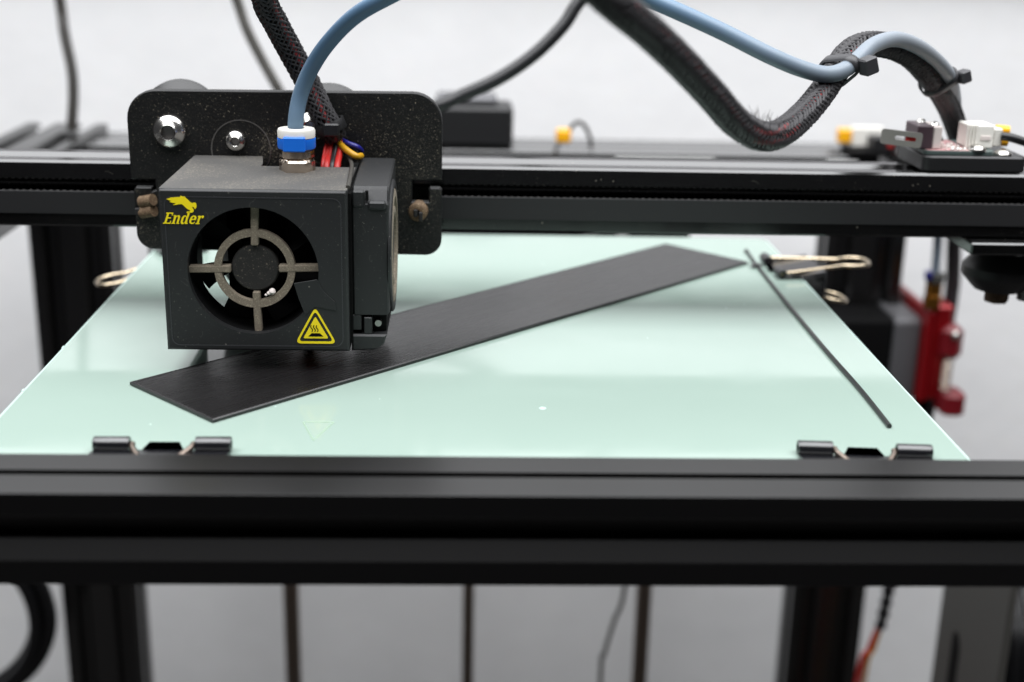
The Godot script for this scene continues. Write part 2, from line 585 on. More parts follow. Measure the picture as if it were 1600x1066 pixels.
func zip_band(mb: Mb, at: Vector3, axis: Vector3, rx: float, ry: float, up: Vector3, width: float) -> void:
	var w := axis.normalized()
	var u := (up - w * up.dot(w)).normalized()
	var x := w.cross(u)
	var rows := []; var norms := []; var uvs := []
	for e in [[-0.5, 0.0], [-0.5, 0.7], [0.5, 0.7], [0.5, 0.0]]:
		var a := []; var b := []; var c := []
		for k in 33:
			var th := TAU * k / 32
			var q: Vector3 = u * cos(th) * (ry + e[1]) + x * sin(th) * (rx + e[1])
			a.append(at + q + w * e[0] * width); b.append((q + w * e[0] * 2.0).normalized()); c.append(Vector2())
		rows.append(a); norms.append(b); uvs.append(c)
	mb.sheet(rows, norms, uvs)

# a tie round two cables: the band follows the hull of both
func tie_band(mb: Mb, p: Vector3, r: float, q: Vector3, r2: float, axis: Vector3, width: float) -> void:
	var w := axis.normalized()
	var u := (q - p); u = (u - w * u.dot(w))
	var d := u.length()
	u = u.normalized()
	var x := w.cross(u)
	var pts := circle(Vector2(), r + 0.1, 28)
	pts.append_array(circle(Vector2(d, 0), r2 + 0.1, 28))
	var hull := Geometry2D.convex_hull(pts)
	hull.remove_at(hull.size() - 1)
	var c := Vector2(d * 0.5, 0)
	var rows := []; var norms := []; var uvs := []
	for e in [[-0.5, 0.0], [-0.5, 0.6], [0.5, 0.6], [0.5, 0.0]]:
		var a := []; var b := []; var t := []
		for k in hull.size() + 1:
			var h0: Vector2 = hull[(k + hull.size() - 1) % hull.size()]; var h1: Vector2 = hull[k % hull.size()]; var h2: Vector2 = hull[(k + 1) % hull.size()]
			var nn := (h2 - h0).orthogonal().normalized()
			if nn.dot(h1 - c) < 0.0: nn = -nn
			var g: Vector2 = h1 + nn * e[1]
			var o: Vector3 = u * nn.x + x * nn.y
			a.append(p + u * g.x + x * g.y + w * e[0] * width); b.append((o + w * e[0] * 1.2).normalized()); t.append(Vector2())
		rows.append(a); norms.append(b); uvs.append(t)
	mb.sheet(rows, norms, uvs)

# ================================================================== the scene
func _ready() -> void:
	rng.seed = 4
	# camera
	var cam := Camera3D.new()
	cam.name = "camera"
	add_child(cam)
	var b := Basis(Vector3.UP, -0.0406) * Basis(Vector3.RIGHT, -0.3112) * Basis(Vector3.BACK, 0.0225)
	cam.transform = Transform3D(b, Vector3(-3.5, 118.14, 269.75) * K)
	cam.fov = 28.96
	cam.near = 0.02
	cam.far = 20.0
	var at := CameraAttributesPhysical.new()
	at.frustum_focus_distance = 0.354
	at.frustum_focal_length = 47.0
	at.exposure_aperture = 9.0
	cam.attributes = at
	cam.fov = 28.96
	# light: a big soft ceiling light over the bench and the dim grey of the room behind the viewer
	var env := Environment.new()
	env.background_mode = Environment.BG_COLOR
	env.background_color = Color(0.23, 0.23, 0.24)
	env.background_energy_multiplier = 1.0
	env.tonemap_mode = Environment.TONE_MAPPER_LINEAR
	env.tonemap_exposure = 1.14
	env.sdfgi_enabled = true
	env.ssao_enabled = true
	env.ssil_enabled = true
	var we := WorldEnvironment.new()
	we.name = "room_light"
	we.environment = env
	add_child(we)
	var lamp := AreaLight3D.new()
	lamp.name = "ceiling_panel"
	lamp.area_size = Vector2(1.7, 1.0)
	lamp.light_color = Color(0.985, 0.99, 1.0)
	lamp.light_energy = 3.35
	lamp.shadow_enabled = true
	lamp.position = Vector3(0.02, 0.86, 0.10)
	lamp.rotation_degrees = Vector3(-90, 0, 0)
	lamp.area_range = 6.0
	add_child(lamp)
	make_materials()
	build_room()
	build_frame()
	build_bed()
	build_gantry()
	build_carriage()
	build_endstop()
	build_tube_and_loom()
	build_extruder()
	build_rear_parts()
	build_clips()
	build_prints()
	build_below()

func build_room() -> void:
	var w := Mb.new()
	w.box(Vector3(-1400, -440, -540), Vector3(1400, 900, -490), 0.0)
	var wall := structure("wall", w, mats["wall_plaster"])
	var s := Mb.new()
	s.box(Vector3(-900, 99, -489.5), Vector3(900, 118, -478), 1.5)
	part("cable_trunking", s, mats["trunking_grey"], wall)
	var t := Mb.new()
	t.box(Vector3(-900, -440, -489), Vector3(900, -400, 420), 2.0)
	structure("table", t, mats["table_top"])

func build_frame() -> void:
	var f := thing("printer_frame", "black slotted aluminium frame of the printer with front bar, posts and rear rails", "frame", Vector3(0, -400, -180))
	var a := Mb.new()
	# front bar: wide shallow slots
	a.prism(extrusion(20.6, 20.6, 5.2, 1.2, 2.5, true, 0.06), -215, 220, along_x(0, -5.5, 11.2), 0.0)
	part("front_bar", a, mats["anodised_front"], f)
	a = Mb.new()
	a.prism(extrusion(40, 20), -196, 199, along_x(0, 0.6, -382), 0.0)
	part("rear_bar", a, mats["anodised_far"], f)
	for e in [[-206.0, -194.0], [205.0, 197.0]]:
		a = Mb.new()
		var o: float = -202.0 if e[0] < 0 else 213.0
		a.prism(extrusion(20 if e[0] > 0 else 40, 20), -402, 30, Transform3D(Basis(), Vector3(o, 4.6, 0)), 0.0)
		part("side_rail", a, mats["anodised_far"], f)
	for x in [-193.5, 197.0]:
		a = Mb.new()
		a.prism(extrusion(40, 20), -399.5, -6 if x < 0 else -10, along_y(x, 0, -372), 0.0)
		part("rear_post", a, mats["anodised_far"], f)
	for x in [-205.0, 212.0]:
		a = Mb.new()
		a.prism(extrusion(20, 20), -399.5, -16.1, along_y(x, 0, 12), 0.0)
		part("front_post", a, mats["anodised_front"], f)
	for r in [[-92.3, 4.2], [1.9, 3.1], [96.0, 4.2]]:
		a = Mb.new()
		a.tube(PackedVector3Array([Vector3(r[0], -399.5, -360), Vector3(r[0], -9.6, -360)]), r[1], 20)
		part("guide_rod" if r[1] > 4 else "lead_screw", a, mats["rod_steel"], f)
	for r in [[70.0, 118.0, "white_plate"], [173.0, 188.0, "white_plate"]]:
		a = Mb.new()
		a.box(Vector3(r[0], -6, -361.4), Vector3(r[1], 8.6, -360.6), 0.1)
		part(r[2], a, mats["label_white"], f)

func build_bed() -> void:
	var t := thing("print_bed", "pale mint green glass print bed between the front bar and the rear posts", "print bed", Vector3(0, -40, -117))
	var a := Mb.new()
	a.prism(rounded(Vector2(-115, 2), Vector2(115, 232), 3.0), -3.6, 0.0, Transform3D(Basis(Vector3(1, 0, 0), Vector3(0, 0, -1), Vector3(0, 1, 0)), Vector3()), 0.25)
	var plate := part("bed_plate", a, mats["bed_plate"], t)
	for x in [-115.35, 115.35]:
		a = Mb.new()
		a.box(Vector3(x - 0.3, -3.4, -229), Vector3(x + 0.3, -0.25, -5), 0.1)
		part("ground_edge", a, mats["bed_edge"], plate)
	# chips along the left edge
	for z in [-88.0, -31.0, -52.5]:
		a = Mb.new()
		a.box(Vector3(-115.9, -1.6, z - 0.7), Vector3(-114.8, 0.1, z + 0.9), 0.3)
		part("edge_chip", a, mats["bed_edge"], plate)
	# faint printed warning triangle and small flecks on the plate
	a = Mb.new()
	var tri_o := [Vector2(-41.6, -31.2), Vector2(-34.2, -31.2), Vector2(-37.9, -19.5)]
	for i in 3:
		var p: Vector2 = tri_o[i]; var q: Vector2 = tri_o[(i + 1) % 3]
		a.tube(PackedVector3Array([Vector3(p.x, 0.03, p.y), Vector3(q.x, 0.03, q.y)]), 0.14, 6)
	part("printed_triangle", a, mats["bed_mark"], plate)
	a = Mb.new()
	a.lathe([Vector2(0.95, 0), Vector2(0.7, 0.16), Vector2(0.01, 0.2)], Vector3(17.3, 0.0, -42.1), Vector3.UP, 12)
	var r := RandomNumberGenerator.new(); r.seed = 9
	for i in 26:
		var s := r.randf_range(0.1, 0.28)
		a.lathe([Vector2(s, 0), Vector2(s * 0.7, 0.07), Vector2(0.01, 0.09)], Vector3(r.randf_range(-95, 105), 0.0, r.randf_range(-190, -16)), Vector3.UP, 7)
	part("plastic_fleck", a, mats["bed_edge"], plate).set_meta("kind", "stuff")
	a = Mb.new()
	a.box(Vector3(-113, -8.5, -231), Vector3(113, -4.6, -3), 0.4)
	part("heater_plate", a, mats["heater_plate"], t)
	a = Mb.new()
	a.box(Vector3(-100, -34, -352), Vector3(104, -14, -335), 0.5)
	part("carrier_block", a, mats["anodised_far"], t)
	for x in [-60.0, 60.0]:
		a = Mb.new()
		a.prism(extrusion(20, 20), -335, -20, Transform3D(Basis(), Vector3(x, -24, 0)), 0.0)
		part("support_arm", a, mats["anodised_far"], t)
		for z in [-40.0, -200.0]:
			a = Mb.new()
			a.tube(PackedVector3Array([Vector3(x, -14, z), Vector3(x, -8.4, z)]), 4.0, 12)
			part("levelling_spring", a, mats["steel_dull"], t)

func build_gantry() -> void:
	var t := thing("gantry_beam", "black slotted aluminium beam spanning the printer above the bed", "beam", Vector3(0, 5, -134))
	var a := Mb.new()
	a.prism(extrusion(20, 20, 4.7, 3.3, 1.4), -196, 200, along_x(0, 36.3, -133.8), 0.0)
	part("beam", a, mats["anodised"], t)
	# toothed belt in front of the slot, parted by the carriage
	for e in [[-190.0, -97.0], [-10.0, 190.0]]:
		a = Mb.new()
		a.box(Vector3(e[0], 30.3, -124.2), Vector3(e[1], 37.2, -123.2), 0.1)
		var belt := part("belt", a, mats["belt"], t)
		a = Mb.new()
		var x: float = e[0] + 1
		while x < e[1] - 1:
			a.box(Vector3(x, 30.4, -124.9), Vector3(x + 1.0, 37.25, -124.15), 0.15)
			x += 2.0
		part("belt_teeth", a, mats["belt_teeth"], belt).set_meta("kind", "stuff")
	# right end: bracket and running wheel below the beam
	a = Mb.new()
	a.box(Vector3(152, 22.4, -158), Vector3(205, 26.2, -118), 0.5)
	part("end_bracket", a, mats["anodised"], t)
	a = Mb.new()
	a.box(Vector3(-205, 22.4, -158), Vector3(-158, 26.2, -118), 0.5)
	part("end_bracket", a, mats["anodised"], t)
	for c in [Vector3(170.0, 13.0, -137), Vector3(-172, 13.0, -137)]:
		a = Mb.new()
		a.lathe([Vector2(2.5, 6.2), Vector2(7.6, 6.2), Vector2(8.2, 5.6), Vector2(11.2, 2.4), Vector2(11.8, 1.4), Vector2(11.8, -1.4), Vector2(11.2, -2.4), Vector2(8.2, -5.6), Vector2(7.6, -6.2), Vector2(2.5, -6.2)], c, Vector3.UP, 40, 0.9)
		var w := part("running_wheel", a, mats["wheel"], t)
		a = Mb.new()
		a.tube(PackedVector3Array([c + Vector3(0, -7.6, 0), c + Vector3(0, 9.3, 0)]), 2.4, 16)
		part("axle", a, mats["steel_dull"], w)
		a = Mb.new()
		a.lathe([Vector2(4.6, 9.3), Vector2(4.6, 6.4), Vector2(3.0, 6.2)], c, Vector3.UP, 24)
		part("spacer", a, mats["wheel"], w)
		a = Mb.new()
		a.lathe([Vector2(0.01, -10.6), Vector2(3.6, -10.6), Vector2(4.1, -10.0), Vector2(4.1, -7.2), Vector2(3.0, -6.4)], c, Vector3.UP, 6, 2.0)
		part("lock_nut", a, mats["brass_dusty"], w)
	a = Mb.new()
	a.tube(PackedVector3Array([Vector3(178.5, 4, -134), Vector3(178.5, 20, -134)]), 3.0, 14)
	part("hanging_bolt", a, mats["steel_dull"], t)

func build_carriage() -> void:
	var t := thing("print_head_carriage", "dusty black carriage plate with the boxed print head on the gantry beam", "print head", Vector3(-56, 4, -100))
	var a := Mb.new()
	# plate outline with a belt notch at each side
	var p := PackedVector2Array()
	var arc := func(c: Vector2, r: float, a0: float, a1: float) -> void:
		for k in 9:
			var th := deg_to_rad(lerpf(a0, a1, k / 8.0))
			p.append(c + Vector2(cos(th), sin(th)) * r)
	arc.call(Vector2(-18.0, 61.2), 8.5, 0, 90)
	arc.call(Vector2(-90.7, 60.7), 8.5, 90, 180)
	for q in [Vector2(-99.2, 43.6), Vector2(-92.4, 43.4), Vector2(-92.2, 40.4), Vector2(-93.4, 40.0), Vector2(-93.4, 41.2), Vector2(-98.0, 41.2), Vector2(-98.6, 40.4)]:
		p.append(q)
	arc.call(Vector2(-93.8, 27.6), 4.8, 180, 270)
	arc.call(Vector2(-14.4, 26.9), 4.9, 270, 360)
	for q in [Vector2(-9.5, 41.6), Vector2(-10.1, 42.2), Vector2(-12.9, 42.2), Vector2(-13.3, 41.6), Vector2(-13.3, 38.0), Vector2(-18.2, 38.0), Vector2(-18.2, 44.4), Vector2(-9.5, 44.4)]:
		p.append(q)
	var pm := Mb.new()
	pm.prism(p, -114.0, -111.0, Transform3D(), 0.35, Rect2(-100, 70, 91, -49))
	var plate := part("carriage_plate", pm, mats["plate_paint"], t)
	# a pressed ring round the small bolt
	a = Mb.new()
	a.ring(circle(Vector2(-67.2, 52.6), 8.6, 40), circle(Vector2(-67.2, 52.6), 8.3, 40), -111.02, -110.92)
	part("pressed_ring", a, mats["steel_dull"], plate)
	bolt(plate, "large_bolt", Vector3(-87.2, 57.6, -111.0), Vector3(0, 0, 1), 4.85, 3.2, mats["steel"])
	bolt(plate, "small_bolt", Vector3(-68.6, 55.2, -111.0), Vector3(0, 0, 1), 3.05, 2.4, mats["steel"])
	bolt(plate, "large_bolt", Vector3(-47.0, 59.6, -111.0), Vector3(0, 0, 1), 4.4, 3.0, mats["steel"])
	# belt crimps in the notches
	var ends := [[Vector3(-95.8, 35.4, -110.6), -0.25], [Vector3(-16.3, 35.4, -110.6), 0.35]]
	for e in ends:
		a = Mb.new()
		var c: Vector3 = e[0]
		var d := Vector3(1, 0.28 if c.x < -50 else -0.1, 0.5).normalized()
		if c.x < -50:
			for dy in [1.7, -1.5]:
				a.tube(PackedVector3Array([c - d * 1.0 + Vector3(0, dy, 0), c + d * 3.6 + Vector3(0, dy, 0)]), 1.75, 14)
		else:
			a.lathe([Vector2(0.9, 1.9), Vector2(2.3, 1.9), Vector2(2.8, 1.4), Vector2(2.8, -2.0)], c, Vector3(-0.15, -0.1, 1), 20)
		var cr := part("belt_crimp", a, mats["brass_dusty"], plate)
		a = Mb.new()
		if c.x < -50:
			for dy in [1.7, -1.5]:
				a.tube(PackedVector3Array([c - d * 1.3 + Vector3(0, dy, 0), c - d * 0.9 + Vector3(0, dy, 0)]), 0.75, 10)
			a.box(c + Vector3(-2.6, -2.2, -0.4), c + Vector3(-1.1, -0.2, 1.0), 0.2)
		else:
			a.box(c + Vector3(-1.4, -1.3, 1.5), c + Vector3(-0.2, 0.9, 2.6), 0.25)
			a.box(c + Vector3(0.1, -2.6, 1.4), c + Vector3(1.3, 0.2, 2.8), 0.25)
		part("belt_end", a, mats["rubber"], cr)
	# wheels behind the plate
	for c in [Vector3(-87.2, 58.2, -128), Vector3(-43.4, 57.8, -128), Vector3(-66, 17.0, -128)]:
		a = Mb.new()
		a.lathe([Vector2(3, 5.6), Vector2(8.4, 5.6), Vector2(11.4, 2.4), Vector2(12.0, 1.6), Vector2(12.0, -1.6), Vector2(11.4, -2.4), Vector2(8.4, -5.6), Vector2(3, -5.6)], c, Vector3(0, 0, 1), 48, 0.9)
		var w := part("carriage_wheel", a, mats["wheel"], t)
		a = Mb.new()
		a.tube(PackedVector3Array([c + Vector3(0, 0, -7), c + Vector3(0, 0, 13.9)]), 2.5, 16)
		part("axle", a, mats["steel_dull"], w)
	build_shroud(t)
	# heater block and nozzle inside the box
	a = Mb.new()
	a.box(Vector3(-67.5, 8.2, -104), Vector3(-36, 44, -84), 0.3)
	part("heat_sink", a, mats["deep_black"], t)
	a = Mb.new()
	a.box(Vector3(-55, 5.2, -100), Vector3(-38, 8.1, -86), 0.4)
	part("heater_block", a, mats["red_silicone"], t)
	a = Mb.new()
	a.lathe([Vector2(0.25, 1.3), Vector2(0.6, 1.3), Vector2(2.6, 3.2), Vector2(3.2, 3.3), Vector2(3.2, 5.3)], Vector3(-47, 0, -92), Vector3.UP, 24)
	part("nozzle", a, mats["brass"], t)
	build_fitting(t)

func build_shroud(t: Node3D) -> void:
	var x0 := -81.3; var x1 := -33.2; var y0 := 6.6; var y1 := 50.0
	var c := Vector2(-57.9, 28.4)
	var R := 17.0
	var N := 96
	# front panel with its round opening: 0.35 mm bevel on the outline, slightly raised inner field
	var outer := PackedVector2Array(); var inner := PackedVector2Array(); var field := PackedVector2Array()
	var angs := []
	for k in N:
		angs.append(TAU * k / N)
	for cx in [x0, x1]:
		for cy in [y0, y1]:
			angs.append(fposmod(atan2(cy - c.y, cx - c.x), TAU))
	angs.sort()
	var hit := func(th: float, i: float) -> Vector2:
		var d := Vector2(cos(th), sin(th))
		var m := 1e9
		if d.x > 1e-6: m = minf(m, (x1 - i - c.x) / d.x)
		if d.x < -1e-6: m = minf(m, (x0 + i - c.x) / d.x)
		if d.y > 1e-6: m = minf(m, (y1 - i - c.y) / d.y)
		if d.y < -1e-6: m = minf(m, (y0 + i - c.y) / d.y)
		return c + d * m
	for th in angs:
		outer.append(hit.call(th, 0.6))
		inner.append(c + Vector2(cos(th), sin(th)) * R)
	var a := Mb.new()
	a.ring(outer, inner, -68.4, -66.0)
	# bevel between front and sides
	var z := -66.0
	for e in [[Vector3(x0 + 0.6, y0 + 0.6, z), Vector3(x1 - 0.6, y0 + 0.6, z), Vector3(x1, y0, z - 0.6), Vector3(x0, y0, z - 0.6), Vector3(0, -1, 1)], [Vector3(x0 + 0.6, y0 + 0.6, z), Vector3(x0 + 0.6, y1 - 0.6, z), Vector3(x0, y1, z - 0.6), Vector3(x0, y0, z - 0.6), Vector3(-1, 0, 1)], [Vector3(x1 - 0.6, y0 + 0.6, z), Vector3(x1 - 0.6, y1 - 0.6, z), Vector3(x1, y1, z - 0.6), Vector3(x1, y0, z - 0.6), Vector3(1, 0, 1)]]:
		a.face([e[0], e[1], e[2], e[3]], e[4])
	# side and bottom walls of the hollow box
	a.box(Vector3(x0, y0, -110.6), Vector3(x0 + 1.6, y1 - 0.1, -66.6), 0.0)
	a.box(Vector3(x1 - 1.6, y0, -108), Vector3(x1, y1 - 0.1, -66.6), 0.0)
	a.box(Vector3(x0 + 1.7, y0, -80), Vector3(x1 - 1.7, y0 + 1.5, -68.5), 0.0)
	var sh := part("shroud", a, mats["shroud_plastic"], t)
	# raised frame line just inside the edge of the front
	a = Mb.new()
	var f0 := rounded(Vector2(x0 + 1.3, y0 + 1.3), Vector2(x1 - 1.5, y1 - 1.9), 2.2, 5)
	var f1 := rounded(Vector2(x0 + 1.55, y0 + 1.55), Vector2(x1 - 1.75, y1 - 2.15), 2.0, 5)
	a.ring(f0, f1, -66.02, -65.9)
	part("border_line", a, mats["zip_tie"], sh)
	# dusty top: full at the front and on the left, cut away round the tube fitting
	a = Mb.new()
	var top := PackedVector2Array([Vector2(x0 + 0.1, 67.0), Vector2(x1 - 0.1, 67.0), Vector2(x1 - 0.1, 96.5), Vector2(-59.5, 96.5), Vector2(-59.5, 100.0), Vector2(-61.0, 110.4), Vector2(x0 + 0.9, 110.4)])
	a.prism(top, -1.4, 0.0, Transform3D(Basis(Vector3(1, 0, 0), Vector3(0, 0.02, -1), Vector3(0, 1, 0.02)), Vector3(0, y1 - 1.34, 0)), 0.0)
	part("shroud_top", a, mats["shroud_top_dusty"], sh)
	# rounded front edge of the top, which catches the light
	a = Mb.new()
	var rows := []; var norms := []; var uvs := []
	for k in 7:
		var th := PI / 2 * k / 6.0
		var q := Vector3(0, sin(th), cos(th))
		rows.append([Vector3(x0 + 0.3, y1 - 1.2, -67.2) + q * 1.2, Vector3(x1 - 0.3, y1 - 1.2, -67.2) + q * 1.2])
		norms.append([q, q]); uvs.append([Vector2(), Vector2()])
	a.sheet(rows, norms, uvs)
	part("rounded_edge", a, mats["shroud_plastic"], sh)
	build_fan(sh, c, R)
	build_marks(sh)
	build_blower(t)

func build_fan(sh: Node3D, c: Vector2, R: float) -> void:
	var a := Mb.new()
	a.ring(circle(c, 10.6, 64), circle(c, 8.7, 64), -70.6, -68.6)
	var ring := part("fan_guard_ring", a, mats["dusty_grille"], sh)
	for k in 4:
		a = Mb.new()
		var th := PI / 2 * k + (0.02 if k != 1 else -0.03)
		a.xf = Transform3D(Basis(Vector3(0, 0, 1), th), Vector3(c.x, c.y, 0))
		a.box(Vector3(6.3, -0.95, -71.0), Vector3(17.6, 0.95, -68.5), 0.25)
		part("fan_guard_spoke", a, mats["dusty_grille"], sh)
	# crud: a pale blob of plastic stuck low on the ring
	a = Mb.new()
	for e in [[4.4, -6.1, 0.95], [3.5, -6.6, 0.6], [2.7, -7.1, 0.4]]:
		a.lathe([Vector2(0.01, -e[2]), Vector2(e[2] * 0.75, -e[2] * 0.6), Vector2(e[2], 0), Vector2(e[2] * 0.7, e[2] * 0.65), Vector2(0.01, e[2])], Vector3(c.x + e[0], c.y + e[1], -68.8), Vector3(0.3, 1, 0.2), 10)
	part("plastic_blob", a, mats["cream_plastic"], sh)
	a = Mb.new()
	a.lathe([Vector2(6.3, -9), Vector2(6.3, 0), Vector2(5.9, 0.5), Vector2(0.01, 0.5)], Vector3(c.x, c.y, -70.2), Vector3(0, 0, 1), 40)
	part("fan_hub", a, mats["dusty_hub"], sh)
	for k in 7:
		a = Mb.new()
		var th := TAU * k / 7 + 0.55
		var rows := []; var norms := []; var uvs := []
		for i in 7:
			var r := lerpf(6.2, 16.2, i / 6.0)
			var l := []; var m := []; var u := []
			for j in 5:
				var f := j / 4.0
				var ph := th + (f - 0.5) * 0.5 + i * 0.03
				l.append(Vector3(c.x + cos(ph) * r, c.y + sin(ph) * r, -73.0 - f * 5.0))
				m.append(Vector3(-sin(ph) * 0.5, cos(ph) * 0.5, 0.8).normalized()); u.append(Vector2())
			rows.append(l); norms.append(m); uvs.append(u)
		a.sheet(rows, norms, uvs)
		part("fan_blade", a, mats["deep_black"], sh)
	a = Mb.new()
	a.ring(circle(c, 18.6, 64), circle(c, 17.02, 64), -79.0, -68.6)
	part("fan_housing", a, mats["deep_black"], sh)
	# torn flap at the lower right of the opening
	a = Mb.new()
	a.prism(PackedVector2Array([c + Vector2(10.5, -3.0), c + Vector2(16.6, -1.9), c + Vector2(18.3, -5.2), c + Vector2(21.2, -8.0), c + Vector2(21.6, -10.4), c + Vector2(16.0, -9.3), c + Vector2(13.2, -11.6), c + Vector2(11.6, -7.0)]), -65.95, -65.7, Transform3D(), 0.05)
	part("torn_flap", a, mats["shroud_plastic"], sh)

func lettering(text: String, font_names: PackedStringArray, weight: int, depth: float) -> Array:
	var f := SystemFont.new()
	f.font_names = font_names
	f.font_weight = weight
	var tm := TextMesh.new()
	tm.text = text
	tm.font = f
	tm.font_size = 64
	tm.pixel_size = 0.01
	tm.depth = depth
	tm.curve_step = 1.0
	return tm.get_mesh_arrays()

func build_marks(sh: Node3D) -> void:
	# the word, slanted
	var arr := lettering("Ender", PackedStringArray(["Droid Serif"]), 700, 0.02)
	var vv: PackedVector3Array = arr[Mesh.ARRAY_VERTEX]
	var nn: PackedVector3Array = arr[Mesh.ARRAY_NORMAL]
	var lo := Vector3(1e9, 1e9, 1e9); var hi := -lo
	for q in vv:
		lo = lo.min(q); hi = hi.max(q)
	var a := Mb.new()
	var W := 9.9; var H := 3.15
	var place := func(q: Vector3) -> Vector3:
		var u := (q.x - lo.x) / (hi.x - lo.x); var v := (q.y - lo.y) / (hi.y - lo.y)
		return Vector3(-80.5 + u * W + v * 1.15, 40.85 + v * H, -65.86 + (q.z - lo.z) / maxf(1e-6, hi.z - lo.z) * 0.08)
	var idx: PackedInt32Array = arr[Mesh.ARRAY_INDEX] if arr[Mesh.ARRAY_INDEX] != null else PackedInt32Array(range(vv.size()))
	for k in range(0, idx.size(), 3):
		a.tri(place.call(vv[idx[k]]), place.call(vv[idx[k + 1]]), place.call(vv[idx[k + 2]]), nn[idx[k]], nn[idx[k + 1]], nn[idx[k + 2]])
	part("lettering", a, mats["yellow"], sh)
	# the crest above it: a beaked head with feathers blown back
	a = Mb.new()
	var pts := [[300, 235], [420, 195], [560, 180], [690, 172], [700, 128], [745, 160], [812, 155], [850, 200], [905, 245], [955, 305], [1010, 335], [1075, 318], [1120, 330], [1138, 400], [1128, 455], [1085, 505], [1072, 470], [1040, 440], [1010, 432], [1012, 460], [1050, 520], [1040, 570], [990, 600], [900, 600], [850, 570], [940, 560], [950, 530], [880, 505], [810, 445], [765, 400], [730, 365], [640, 370], [560, 390], [470, 395], [560, 345], [450, 330], [380, 310], [430, 285]]
	var poly := PackedVector2Array()
	for q in pts:
		# pixels of the emblem, 17.8 to a picture pixel, to millimetres
		poly.append(Vector2(-82.35 + q[0] / 17.77 * 0.161 + 0.45, 49.55 - q[1] / 17.77 * 0.168))
	a.prism(poly, -65.86, -65.78)
	part("emblem", a, mats["yellow"], sh)
	# hot surface warning: triangle outline, filled triangle, heat waves over a plate
	var tri := func(cx: float, by: float, w: float, h: float, r: float) -> PackedVector2Array:
		var out := PackedVector2Array()
		var v := [Vector2(cx + w / 2, by), Vector2(cx, by + h), Vector2(cx - w / 2, by)]
		for i in 3:
			var pv: Vector2 = v[(i + 2) % 3]; var cv: Vector2 = v[i]; var nv: Vector2 = v[(i + 1) % 3]
			var s := cv + (pv - cv).normalized() * r; var e := cv + (nv - cv).normalized() * r
			for k in 6:
				var f := k / 5.0
				out.append(s.lerp(cv, f).lerp(cv.lerp(e, f), f))
		return out
	a = Mb.new()
	a.ring(tri.call(-42.0, 8.85, 11.0, 10.2, 1.7), tri.call(-42.0, 9.45, 9.2, 8.5, 1.2), -65.86, -65.78)
	var warn := part("warning_triangle", a, mats["yellow"], sh)
	a = Mb.new()
	a.prism(tri.call(-42.0, 10.3, 6.7, 6.1, 0.5), -65.86, -65.78)
	part("triangle_field", a, mats["yellow"], warn)
	a = Mb.new()
	a.prism(PackedVector2Array([Vector2(-44.0, 10.85), Vector2(-40.0, 10.85), Vector2(-40.9, 11.75), Vector2(-43.1, 11.75)]), -65.80, -65.72)
	for k in 3:
		var w := PackedVector3Array()
		for i in 9:
			var f := i / 8.0
			w.append(Vector3(-42.75 + 0.72 * k - 0.25 + sin(f * TAU) * 0.22 - f * 0.1, 12.2 + f * 1.75, -65.77))
		a.tube(w, 0.13, 6)
	part("heat_symbol", a, mats["deep_black"], warn)

